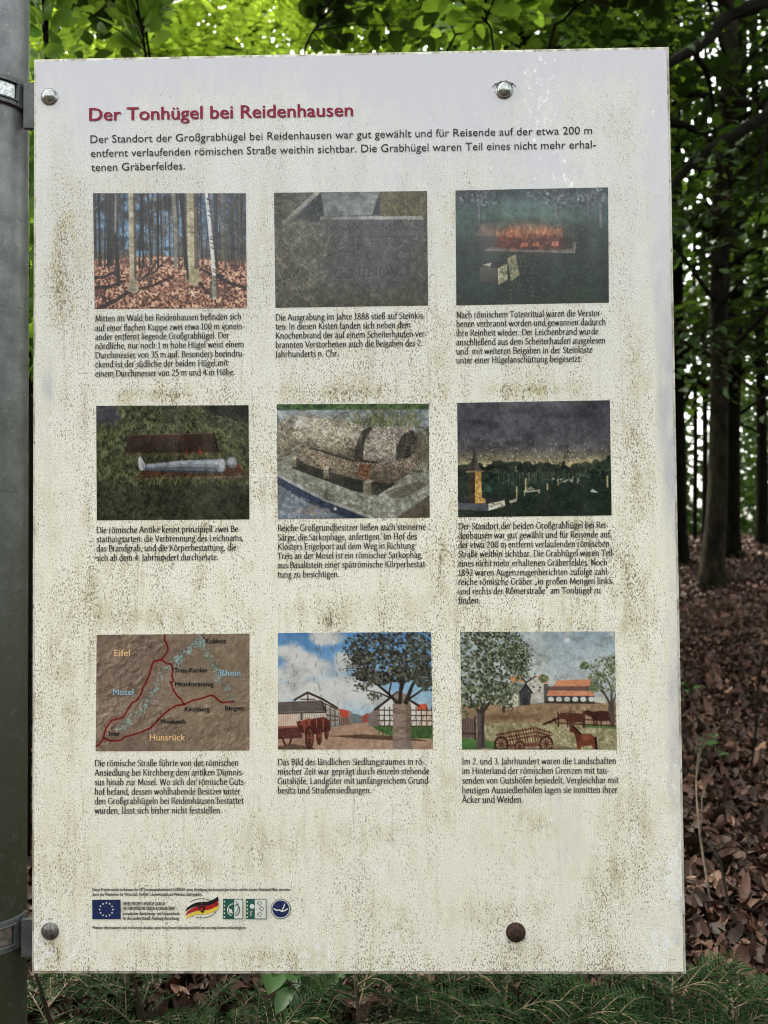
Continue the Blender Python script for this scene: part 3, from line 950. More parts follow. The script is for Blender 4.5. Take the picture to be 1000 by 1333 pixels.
def emblems():
    mb = MB()
    pxpoly(mb, [(120.4, 1171), (157.3, 1170.8), (157.4, 1196.2), (120.5, 1196.4)], -.0009)
    fl = mb.build('star_ring_flag', M['ink_navy'], SIGN, label='dark blue flag with a ring of twelve small stars')
    mb = MB()
    for k in range(12):
        a = k / 12 * 2 * math.pi
        cx, cy = 138.9 + 8.6 * math.sin(a), 1183.6 - 8.6 * math.cos(a)
        pxpoly(mb, [(cx + (1.55 if i % 2 == 0 else .62) * math.sin(i * math.pi / 5), cy - (1.55 if i % 2 == 0 else .62) * math.cos(i * math.pi / 5)) for i in range(10)], -.0012)
    mb.build('star_ring', M['ink_white'], fl)
    # the slanting black, red and gold brush strokes round a shield

    def band(o0, o1):
        t = np.linspace(0, 1, 12)
        top = [(241 + 43 * q + (3 if o0 else 5) * (1 - q), 1187 - 14.5 * q - 2.2 * math.sin(q * 6.28) + o0) for q in t]
        bot = [(241 + 43 * q + 1 * q, 1187 - 14.5 * q - 2.2 * math.sin(q * 6.28) + o1) for q in t]
        return top + bot[::-1]
    mb = MB()
    pxpoly(mb, band(-6, -.6), -.0009)
    em = mb.build('shield_emblem', M['ink_black'], SIGN, label='slanting black, red and gold brush strokes with a shield')
    mb = MB()
    pxpoly(mb, band(-.6, 5.2), -.0009)
    mb.build('red_stroke', M['ink_flagred'], em)
    mb = MB()
    pxpoly(mb, band(5.2, 10), -.0009)
    mb.build('gold_stroke', M['ink_gold'], em)
    mb = MB()
    pxpoly(mb, [(258.6, 1176), (267, 1175), (267.4, 1183), (264.5, 1188.6), (260, 1185), (258.4, 1181)], -.0012)
    mb.build('shield', M['ink_black'], em)
    mb = MB()
    for k in range(3):
        pxpoly(mb, circ(261 + 2.1 * k, 1178.6 + 2.4 * (k % 2), .9, 8), -.0014)
    pxpoly(mb, [(260.4, 1182.4), (265.6, 1181.9), (263.4, 1186)], -.0014)
    mb.build('shield_charge', M['ink_flagred'], em)
    t = np.linspace(.3, 3.0, 14)
    mb = MB()
    pxline(mb, [(263 + 20 * math.cos(q), 1182 + 12.5 * math.sin(q)) for q in t[:9]], .8, -.0011)
    pxline(mb, [(263 + 20 * math.cos(q + 3.1), 1182 + 12.5 * math.sin(q + 3.1)) for q in t[2:]], .8, -.0011)
    mb.build('ring_line', M['ink_black'], em)
    # the two green square emblems
    for x0, x1, lab in ((290.6, 316.7, 'square emblem, half green and half white, with a round plant'), (320.2, 347, 'square emblem, half green and half white, with stacked squares')):
        mb = MB()
        y0, y1 = 1169.8, 1196.2
        xm = x0 + (x1 - x0) * (.56 if x0 < 300 else .44)
        pxpoly(mb, [(x0, y0), (xm, y0), (xm, y1), (x0, y1)], -.0009)
        for a, b in (((xm, y0), (x1, y0 + .9)), ((xm, y1 - .9), (x1, y1))):
            pxpoly(mb, [a, (b[0], a[1]), b, (a[0], b[1])], -.0009)
        pxpoly(mb, [(x1 - .9, y0 + .9), (x1, y0 + .9), (x1, y1 - .9), (x1 - .9, y1 - .9)], -.0009)
        e = mb.build('square_emblem', M['ink_green'], SIGN, label=lab)
        mb = MB()
        pxpoly(mb, [(xm, y0 + .9), (x1 - .9, y0 + .9), (x1 - .9, y1 - .9), (xm, y1 - .9)], -.0009)
        for k in range(5):
            yy = y0 + 2.6 + k * 5
            pxpoly(mb, [(x0 + 1, yy), (x0 + 2.6, yy), (x0 + 2.6, yy + 2), (x0 + 1, yy + 2)], -.0011)
        if x0 < 300:
            a = np.linspace(1.9, 4.9, 12)
            pxline(mb, [(304.5 + 8 * math.cos(q), 1184 + 8 * math.sin(q)) for q in a], 1.1, -.0011)
            pxpoly(mb, [(297.5, 1182), (302, 1183.5), (303.6, 1189), (299, 1187.6)], -.0011)
        else:
            pxline(mb, [(327, 1192), (327, 1186), (329, 1186)], 1.0, -.0011)
            pxpoly(mb, circ(328.5, 1179.5, 3.2, 10), -.0011)
        mb.build('emblem_white', M['ink_white'], e)
        mb = MB()
        if x0 < 300:
            a = np.linspace(-1.2, 1.3, 10)
            pxline(mb, [(304.5 + 8 * math.cos(q), 1184 + 8 * math.sin(q)) for q in a], 1.2, -.0012)
            for k in range(5):
                pxpoly(mb, circ(307 + 3.1 * math.cos(k * 1.7), 1176 + 2.6 * math.sin(k * 1.7), .9, 6), -.0012)
            pxline(mb, [(306, 1190), (309, 1186), (311, 1180)], .8, -.0012)
        else:
            for k in range(3):
                c = (338 + (k % 2) * 2.5, 1175.5 + 7.2 * k)
                pxline(mb, [(c[0] - 3, c[1]), (c[0], c[1] - 3), (c[0] + 3, c[1] - 1), (c[0] + 1, c[1] + 3), (c[0] - 3, c[1])], .8, -.0012)
        mb.build('emblem_line', M['ink_green'], e)
    # the round blue emblem
    mb = MB()
    pxpoly(mb, circ(365.7, 1182.8, 11, 28), -.0011)
    e = mb.build('round_emblem', M['ink_navy'], SIGN, label='round dark blue emblem with a white forked river')
    mb = MB()
    pxpoly(mb, circ(365.7, 1182.8, 12.9, 28), -.0008)
    mb.build('pale_ring', M['ink_white'], e)
    mb = MB()
    for k in range(26):
        a0, a1 = k / 26 * 6.2832, (k + .8) / 26 * 6.2832
        pxpoly(mb, [(365.7 + r * math.cos(a), 1182.8 + r * math.sin(a)) for r, a in ((12.2, a0), (12.2, a1), (13.1, a1), (13.1, a0))], -.00105)
    mb.build('outer_ring', M['ink_navy'], e)
    mb = MB()
    pxline(mb, [(356.5, 1182), (360, 1184.5), (364, 1184), (367, 1186), (371, 1184.8), (375, 1182.5)], 1.7, -.0013)
    pxline(mb, [(367, 1185), (369.5, 1180.5), (371, 1176)], 1.4, -.0013)
    mb.build('forked_river', M['ink_white'], e)


emblems()
# ------------------------------------------------------------------ the nine printed pictures
class Cv:
    """A small painter: colours are display values 0..255, places run 0..1 across and 0..1 down."""

    def __init__(s, col, seed, w=264, h=198):
        s.w, s.h = w, h
        s.a = np.zeros((h, w, 3)) + col
        s.r = random.Random(seed)
        s.seed = seed
        s.U, s.V = np.meshgrid((np.arange(w) + .5) / w, (np.arange(h) + .5) / h)

    def noise(s, cx, cy, k=0, o=3):
        return vnoise(s.h, s.w, cy, cx, s.seed * 100 + k, o, .6)

    def blend(s, m, col, sl=None):
        m = np.clip(m, 0, 1)[..., None]
        if sl is None:
            s.a += (np.asarray(col) - s.a) * m
        else:
            s.a[sl] += (np.asarray(col) - s.a[sl]) * m

    def bb(s, x0, x1, y0, y1):
        return (slice(max(0, int(y0)), min(s.h, int(y1) + 2)), slice(max(0, int(x0)), min(s.w, int(x1) + 2)))

    def poly(s, pts, col, al=1., col2=None):
        p = np.array(pts, float) * [s.w, s.h]
        sl = s.bb(p[:, 0].min() - 1, p[:, 0].max() + 1, p[:, 1].min() - 1, p[:, 1].max() + 1)
        gx, gy = s.U[sl] * s.w, s.V[sl] * s.h
        if gx.size == 0:
            return
        cov = np.zeros_like(gx)
        for ox in (-.33, 0, .33):
            for oy in (-.33, 0, .33):
                ins = np.zeros(gx.shape, bool)
                X, Y = gx + ox, gy + oy
                for i in range(len(p)):
                    (xa, ya), (xb, yb) = p[i], p[i - 1]
                    if ya != yb:
                        ins ^= ((ya > Y) != (yb > Y)) & (X < (xb - xa) * (Y - ya) / (yb - ya) + xa)
                cov += ins / 9
        if col2 is not None:
            t = np.clip((gy - p[:, 1].min()) / (np.ptp(p[:, 1]) + 1e-6), 0, 1)[..., None]
            col = np.asarray(col) * (1 - t) + np.asarray(col2) * t
        s.blend(cov * al, col, sl)

    def line(s, pts, w0, col, al=1., w1=None):
        p = np.array(pts, float) * [s.w, s.h]
        w1 = w0 if w1 is None else w1
        n = len(p) - 1
        m = max(w0, w1) * s.w + 2
        sl = s.bb(p[:, 0].min() - m, p[:, 0].max() + m, p[:, 1].min() - m, p[:, 1].max() + m)
        gx, gy = s.U[sl] * s.w, s.V[sl] * s.h
        if gx.size == 0:
            return
        cov = np.zeros_like(gx)
        for i in range(n):
            a, b = p[i], p[i + 1]
            d = b - a
            t = np.clip(((gx - a[0]) * d[0] + (gy - a[1]) * d[1]) / (d @ d + 1e-9), 0, 1)
            ds = np.hypot(gx - a[0] - t * d[0], gy - a[1] - t * d[1])
            hw = (w0 + (w1 - w0) * (i + t) / n) * s.w / 2
            cov = np.maximum(cov, np.clip(hw - ds + .5, 0, 1))
        s.blend(cov * al, col, sl)

    def ell(s, cx, cy, rx, ry, col, al=1., soft=.25, ang=0.):
        x, y, a, b = cx * s.w, cy * s.h, rx * s.w, ry * s.h
        m = max(a, b) * (1 + soft) + 1
        sl = s.bb(x - m, x + m, y - m, y + m)
        gx, gy = s.U[sl] * s.w - x, s.V[sl] * s.h - y
        if gx.size == 0:
            return
        c, q = math.cos(ang), math.sin(ang)
        d = np.hypot((gx * c + gy * q) / a, (-gx * q + gy * c) / b)
        s.blend(sstep(1 + soft, 1 - soft, d) * al, col, sl)

    def grad(s, stops):
        v = s.V[:, 0]
        vs = [q[0] for q in stops]
        for k in range(3):
            s.a[..., k] = np.interp(v, vs, [q[1][k] for q in stops])[:, None]

    def speck(s, n, x, y, r, cols, al=.9, asp=1.):
        for _ in range(n):
            c = s.r.choice(cols)
            k = s.r.uniform(.7, 1.3)
            s.ell(s.r.uniform(*x), s.r.uniform(*y), s.r.uniform(*r), s.r.uniform(*r) * asp * 1.33, np.array(c) * k, al, .4, s.r.uniform(-1, 1))

    def blades(s, n, x, y, ln, cols, w=.005, al=.8, lean=.5):
        pts = sorted((s.r.uniform(*y), s.r.uniform(*x)) for _ in range(n))
        for yy, xx in pts:
            l = s.r.uniform(*ln)
            d = s.r.gauss(0, lean)
            c = np.array(s.r.choice(cols)) * s.r.uniform(.75, 1.25)
            s.line([(xx, yy), (xx + d * l * .4, yy - l * .6), (xx + d * l, yy - l)], w, c, al, w * .3)

    def crown(s, blobs, n, cols, r=(.008, .014), al=.9):
        for _ in range(n):
            bx, by, rx, ry = s.r.choice(blobs)
            a, q = s.r.uniform(0, 6.283), math.sqrt(s.r.random())
            k = s.r.uniform(.7, 1.3)
            s.ell(bx + rx * q * math.cos(a), by + ry * q * math.sin(a), s.r.uniform(*r), s.r.uniform(*r) * 1.1, np.array(s.r.choice(cols)) * k, al, .4, s.r.uniform(-1.5, 1.5))

    def script(s, text, x, y, h, wid, col, al=1., w=.008):
        tot = sum(strokes(c)[0] for c in text)
        px = 0.
        for ch in text:
            adv, ss = strokes(ch)
            for p in ss:
                s.line([(x + (px + q[0]) / tot * wid, y - q[1] / 64 * h) for q in p], w, col, al)
            px += adv

    def rgb(s, g=0., seed=0):
        if g:
            v = vnoise(s.h, s.w, 22, 28, s.seed * 7 + 3, 4, .75) - .5       # the unevenness of a real photograph
            u = vnoise(s.h, s.w, 5, 6, s.seed * 7 + 4, 3, .6) - .5
            k_ = {7: .30, 8: .30, 9: .35}.get(s.seed, .75)
            s.a *= (1 + k_ * v + .45 * k_ * u)[..., None]
            s.a *= (1 + g * (np.random.default_rng(s.seed).random((s.h, s.w, 1)) - .5))
        return np.clip(s.a, 0, 255)


def pic_forest():
    c = Cv((52, 58, 68), 1)
    c.grad([(0, (58, 72, 92)), (.3, (70, 86, 104)), (.52, (84, 80, 78)), (.6, (96, 78, 70)), (1, (120, 84, 72))])
    n = c.noise(14, 9, 1, 4)
    c.blend(sstep(.44, .62, n) * (c.V < .55) * .95 * np.exp(-((c.U - .38) / .30) ** 2), (120, 166, 208))
    c.blend(sstep(.52, .68, c.noise(20, 14, 9, 4)) * (c.V < .4) * .7, (108, 140, 176))
    c.blend(sstep(.5, .7, c.noise(12, 10, 2, 4)) * (c.V < .5) * .8, (40, 42, 50))
    for k in range(90):                                      # far thin trunks
        x = c.r.random()
        col = np.array(c.r.choice([(48, 44, 44), (70, 64, 60), (96, 88, 80), (38, 36, 40)]))
        c.line([(x, -.02), (x + c.r.gauss(0, .012), .56 + c.r.random() * .05)], c.r.uniform(.003, .010), col, .85)
    for k in range(150):                                     # twigs
        x, y = c.r.random(), c.r.random() * .5
        c.line([(x, y), (x + c.r.gauss(0, .05), y - c.r.random() * .08)], .003, c.r.choice([(40, 38, 40), (110, 100, 95)]), .6)
    for k in range(46):
        x, y = c.r.random(), c.r.uniform(.0, .45)
        pts = [(x, y)]
        for q in range(5):
            pts.append((pts[-1][0] + c.r.gauss(.0, .03), pts[-1][1] - c.r.uniform(.01, .05)))
        c.line(pts, .006, c.r.choice([(38, 36, 38), (58, 52, 50), (128, 118, 108)]), .8, .002)
    gm = sstep(-.012, .012, c.V - .60 + .05 * np.sin(c.U * 3.2 + .3) + .02 * (c.noise(9, 2, 5) - .5))
    g1, g2 = c.noise(95, 70, 3, 2), c.noise(9, 14, 4, 3)
    c.blend(gm, (150, 96, 78))
    c.blend(gm * sstep(.5, .64, g1) * .95, (218, 166, 138))
    c.blend(gm * sstep(.5, .34, g1) * .9, (72, 46, 42))
    c.blend(gm * sstep(.52, .66, g2) * .5, (88, 60, 52))
    for a, b, w in (((0, .82), (.20, .76), .022), ((.02, 1.0), (.28, .80), .026), ((.25, .84), (.52, .72), .016), ((.3, .76), (.42, .58), .012),
                    ((.34, .72), (.46, .6), .012), ((0, .73), (.14, .68), .02), ((.68, .76), (.77, .88), .02), ((.80, .72), (1, .82), .022), ((.7, .66), (.85, .72), .014)):
        m = ((a[0] + b[0]) / 2, (a[1] + b[1]) / 2 + .02)
        c.line([a, m, b], w, (44, 30, 32), .85)
    for k in range(22):
        x = c.r.choice([c.r.uniform(0, .14), c.r.uniform(.3, .6), c.r.uniform(.7, 1)])
        c.line([(x, 0), (x + c.r.gauss(0, .01), .60 + c.r.random() * .08)], c.r.uniform(.008, .016), c.r.choice([(52, 48, 46), (80, 74, 68), (36, 34, 36)]), .95)
    c.line([(.145, 0), (.15, .45), (.16, .79)], .028, (46, 42, 42))
    c.line([(.15, .02), (.145, .35)], .012, (150, 146, 140), .8)
    for x, w, y1, col in ((.255, .044, .84, (164, 152, 130)), (.645, .066, .76, (158, 146, 116))):
        c.line([(x, -.05), (x, y1 * .6), (x + .008, y1)], w, col)
        c.line([(x + w * .38, -.05), (x + w * .4, y1)], w * .35, (64, 58, 52), .8)
        c.line([(x - w * .3, -.05), (x - w * .3, y1)], w * .2, (180, 174, 158), .6)
        c.poly([(x - w * .42, y1 - .10), (x + w * .62, y1 - .10), (x + w * .85, y1 + .005), (x + w * .3, y1 + .012), (x - w * .75, y1 + .012)], np.array(col) * .9)
        for k in range(26):
            y = c.r.random() * y1
            c.line([(x - w * .4, y), (x + w * .4, y + .006)], .003, (90, 84, 74), .5)
    c.line([(.525, 0), (.54, .3), (.535, .64)], .026, (120, 116, 108))
    c.line([(.57, 0), (.60, .4), (.615, .74)], .016, (40, 36, 36))
    c.line([(.742, 0), (.755, .2), (.772, .45), (.785, .7), (.787, .90)], .020, (206, 202, 198), 1, .028)
    for k in range(16):
        y = c.r.random() * .85
        c.line([(.745 + .05 * y, y), (.765 + .05 * y, y + .012)], .007, (60, 54, 54), .9)
    c.poly([(.765, .72), (.80, .72), (.81, .91), (.755, .91)], (96, 92, 72), .6)
    return c.rgb(.30)


def pic_chest():
    c = Cv((72, 70, 64), 2)
    n = c.noise(26, 40, 1, 4)
    c.blend(sstep(.4, .7, n), (88, 84, 72))
    c.blend(sstep(.55, .35, n), (54, 52, 48))
    c.blend((c.U > .66) * (c.V < .24) * .5, (96, 88, 62))
    c.blades(260, (.66, 1.), (.02, .24), (.05, .13), [(112, 102, 74), (70, 64, 48), (92, 84, 60)], .005, .7, .5)
    sp = c.noise(60, 45, 2, 2)
    c.poly([(.06, .27), (.30, .01), (.33, .01), (.33, .90), (.12, .62)], (92, 92, 90), .9)
    c.poly([(.13, .245), (.305, .0), (.33, .24), (.30, .27)], (26, 28, 36))
    c.line([(.062, .265), (.29, .0)], .026, (146, 146, 140))
    c.poly([(.062, .262), (.30, .262), (.30, .285), (.07, .29)], (120, 120, 116), .7)
    c.poly([(.31, .0), (.688, .0), (.64, .205), (.33, .215)], (116, 119, 120))
    c.blend(sstep(.55, .75, sp) * ((c.U > .06) & (c.U < .68) & (c.V < .5)) * .35, (142, 142, 138))
    c.poly([(.688, .03), (.69, .205), (.64, .205)], (28, 32, 46))
    c.poly([(.30, .24), (.972, .25), (.965, .84), (.34, .90), (.32, .6)], (78, 78, 80), 1)
    c.poly([(.298, .215), (.96, .22), (.976, .252), (.30, .24)], (140, 140, 138))
    c.blend(sstep(.5, .7, c.noise(30, 24, 3, 4)) * ((c.U > .31) & (c.U < .96) & (c.V > .25)) * .35, (98, 97, 95))
    for t, x, y, h, w in (('MAX', .335, .355, .085, .25), ('M', .70, .345, .065, .07), ('VS', .82, .345, .085, .145), ('ACCE', .345, .475, .08, .24), ('PTVS', .62, .475, .08, .31),
                          ('SIFI', .34, .60, .08, .20), ('OR', .60, .60, .08, .10), ('CT', .79, .60, .08, .13), ('CO', .39, .755, .08, .13), ('IINOV', .54, .745, .085, .28)):
        c.script(t, x + .004, y + .005, h, w, (126, 126, 126), .6, .006)
        c.script(t, x, y, h, w, (46, 46, 50), .85, .008)
    c.blend(sstep(.82, 1.0, c.V + .25 * (c.noise(6, 2, 8, 3) - .5)), (62, 60, 52))
    c.blades(900, (0, .34), (.3, 1.08), (.08, .2), [(104, 100, 88), (56, 54, 48), (132, 128, 114), (78, 76, 66)], .005, .6, .9)
    c.blades(600, (.3, 1), (.88, 1.08), (.05, .14), [(96, 94, 84), (50, 48, 44), (76, 74, 64)], .005, .6, .8)
    c.blades(160, (.86, 1), (.5, 1.), (.06, .14), [(60, 58, 52), (92, 90, 80)], .005, .6, .6)
    return c.rgb(.22) * .92


def pic_pyre():
    c = Cv((36, 52, 48), 3)
    c.grad([(0, (66, 74, 80)), (.12, (84, 98, 102)), (.24, (86, 112, 108)), (.34, (62, 82, 82)), (.5, (40, 58, 54)), (.75, (32, 50, 46)), (1, (40, 52, 46))])
    c.blend(np.exp(-((c.U - .4) / .28) ** 2 - ((c.V - .17) / .13) ** 2) * .45, (104, 136, 128))
    c.blend(sstep(.45, .7, c.noise(12, 8, 1, 4)) * .3, (28, 38, 38))
    c.blend((c.V > .45) * sstep(.5, .75, c.noise(30, 26, 2, 3)) * .35, (58, 76, 66))
    blobs = [(.08, .05, .14, .07), (.2, .08, .1, .08), (.6, .05, .14, .06), (.72, .09, .15, .09), (.9, .07, .12, .09)]
    c.crown(blobs, 420, [(128, 134, 146), (92, 96, 104), (60, 62, 68), (160, 166, 176), (40, 42, 46)], (.005, .010), .75)
    for x, y, w in ((.16, .30, .022), (.665, .25, .022), (.87, .24, .014), (.955, .33, .03)):
        c.line([(x + .02, .06), (x - .004, .16), (x, y)], w * .6, (120, 122, 128), .9, w)
        c.line([(x, .14), (x - .05, .05)], w * .4, (100, 102, 108), .8)
        c.line([(x + w * .3, .14), (x + w * .3, y)], w * .4, (52, 54, 58), .7)
    c.poly([(.13, .40), (.17, .31), (.20, .285), (.235, .29), (.29, .36), (.33, .41)], (126, 122, 118), .95, (92, 88, 84))
    c.blend(np.exp(-((c.U - .46) / .24) ** 2 - ((c.V - .43) / .13) ** 2) * .55, (160, 84, 58))
    c.poly([(.19, .52), (.78, .555), (.79, .47), (.76, .47), (.76, .53), (.24, .50)], (104, 98, 92))
    c.line([(.2, .525), (.775, .56)], .012, (138, 132, 128), .9)
    c.line([(.785, .475), (.775, .555)], .008, (160, 154, 148), .9)
    c.poly([(.26, .50), (.28, .42), (.34, .38), (.66, .40), (.71, .44), (.72, .53), (.5, .53)], (88, 40, 32))
    for k in range(150):                                     # flames
        x = c.r.uniform(.27, .70)
        y = .40 + c.r.gauss(0, .02)
        l = c.r.uniform(.02, .075) * (1.3 - abs(x - .48) * 2)
        c.line([(x, y), (x + c.r.gauss(0, .008), y - l * .6), (x + c.r.gauss(0, .016), y - l)], c.r.uniform(.008, .018), c.r.choice([(222, 150, 108), (196, 110, 76), (232, 186, 146), (168, 88, 66)]), .38, .002)
    for k in range(60):
        x, y = c.r.uniform(.25, .72), c.r.uniform(.43, .53)
        c.ell(x, y, .012, .012, c.r.choice([(160, 86, 64), (70, 36, 32), (186, 114, 84), (60, 32, 30)]), .5, .6)
    for x in (.43, .505, .63):
        c.poly([(x, .465), (x + .045, .465), (x + .04, .50), (x - .005, .50)], (240, 158, 120))
        c.line([(x + .02, .46), (x + .018, .50)], .004, (120, 50, 36))
    c.blend(np.exp(-((c.U - .48) / .22) ** 2 - ((c.V - .46) / .05) ** 2) * .45, (92, 48, 40))
    c.blend(np.exp(-((c.U - .46) / .24) ** 2 - ((c.V - .36) / .07) ** 2) * .35, (176, 128, 100))
    c.poly([(.157, .665), (.275, .685), (.28, .825), (.155, .79)], (92, 84, 78), 1, (62, 58, 54))
    c.poly([(.157, .665), (.215, .615), (.335, .64), (.275, .685)], (34, 30, 30))
    c.poly([(.17, .655), (.235, .633), (.225, .67)], (196, 190, 168))
    q = [(.275, .685), (.337, .645), (.337, .79), (.28, .828)]
    q2 = [(.337, .60), (.395, .565), (.42, .745), (.362, .80)]
    c.poly(q, (168, 166, 134))
    c.poly(q2, (164, 162, 132))
    for k in range(110):
        if k % 2:
            x, y = c.r.uniform(.28, .335), c.r.uniform(.68, .79)
        else:
            x, y = c.r.uniform(.355, .40), c.r.uniform(.61, .75)
        c.ell(x, y, .005, .006, c.r.choice([(96, 94, 72), (206, 204, 176), (126, 124, 98)]), .8)
    c.line([(.395, .565), (.42, .745)], .007, (66, 62, 54))
    c.line([(.28, .69), (.28, .825)], .005, (210, 206, 184))
    c.speck(26, (.4, .95), (.72, .95), (.004, .012), [(92, 104, 92)], .6, .4)
    return c.rgb(.14)


def pic_figure():
    c = Cv((74, 76, 56), 4)
    n = c.noise(50, 40, 1, 3)
    c.blend(sstep(.45, .7, n), (104, 106, 78))
    c.blend(sstep(.5, .3, n), (48, 50, 38))
    c.blades(1700, (0, 1), (.05, 1.05), (.03, .08), [(112, 116, 84), (84, 88, 62), (52, 56, 42), (134, 138, 106)], .006, .65, .6)
    c.blend(sstep(.60, .74, c.V) * .5, (40, 42, 40))
    c.poly([(.18, .42), (.22, .255), (.77, .245), (.80, .42)], (70, 52, 46), 1, (58, 44, 40))
    c.line([(.77, .25), (.80, .42)], .014, (34, 28, 26))
    c.line([(.22, .258), (.76, .248)], .006, (108, 88, 78))
    c.line([(.18, .42), (.80, .42)], .010, (104, 78, 66), .7)
    c.blades(170, (.17, .82), (.44, .47), (.02, .05), [(112, 112, 82), (74, 76, 54)], .006, .8, .5)
    c.poly([(.25, .64), (.30, .575), (.93, .51), (.985, .60), (.99, .635)], (98, 64, 54), 1, (84, 54, 46))
    c.line([(.25, .64), (.99, .625)], .010, (142, 108, 92), .9)
    c.line([(.935, .52), (.985, .62)], .008, (142, 104, 90), .8)
    c.poly([(.58, .43), (.593, .375), (.61, .43)], (128, 56, 50))
    c.poly([(.66, .43), (.678, .375), (.70, .43)], (138, 64, 56))
    # the lying figure: foot end left, head right
    for k, (dy, w, col) in enumerate(((.02, .094, (74, 76, 84)), (.006, .082, (116, 120, 130)), (-.012, .052, (156, 160, 170)), (-.02, .026, (182, 186, 196)))):
        c.line([(.335, .535 + dy * .4), (.56, .52 + dy), (.80, .52 + dy)], w * .52, col, .9, w)
    c.ell(.815, .525, .034, .058, (168, 170, 176), .9)
    c.ell(.825, .515, .020, .036, (206, 208, 212), .9)
    c.ell(.885, .503, .041, .050, (128, 130, 136), 1)
    c.ell(.888, .492, .028, .034, (186, 190, 196), .9)
    c.line([(.85, .53), (.86, .54)], .012, (60, 58, 58))
    c.poly([(.275, .47), (.287, .44), (.31, .49), (.322, .52), (.315, .565), (.29, .57), (.278, .54)], (214, 216, 220))
    c.line([(.30, .5), (.312, .55)], .008, (150, 152, 158))
    c.blades(300, (.24, 1.), (.63, .70), (.02, .055), [(122, 122, 92), (84, 84, 62), (60, 62, 46)], .006, .8, .5)
    # the great grey root top left, the dark shadow top right
    c.poly([(0, 0), (.12, 0), (.135, .07), (.175, .115), (.15, .14), (.12, .13), (.13, .20), (.10, .17), (.06, .20), (.05, .15), (0, .19)], (84, 84, 90), 1, (66, 66, 72))
    c.blend(sstep(.5, .7, c.noise(30, 30, 6, 3)) * ((c.U < .15) & (c.V < .18)) * .4, (112, 112, 120))
    c.poly([(.72, 0), (1, 0), (1, .155), (.93, .15), (.86, .10), (.76, .09)], (30, 31, 30), .92)
    c.blades(120, (.72, 1), (.10, .20), (.02, .05), [(70, 74, 56), (40, 42, 34)], .006, .8, .5)
    c.blades(60, (0, .18), (.17, .24), (.02, .05), [(96, 100, 74), (60, 64, 48)], .006, .8, .5)
    return c.rgb(.18) * .97


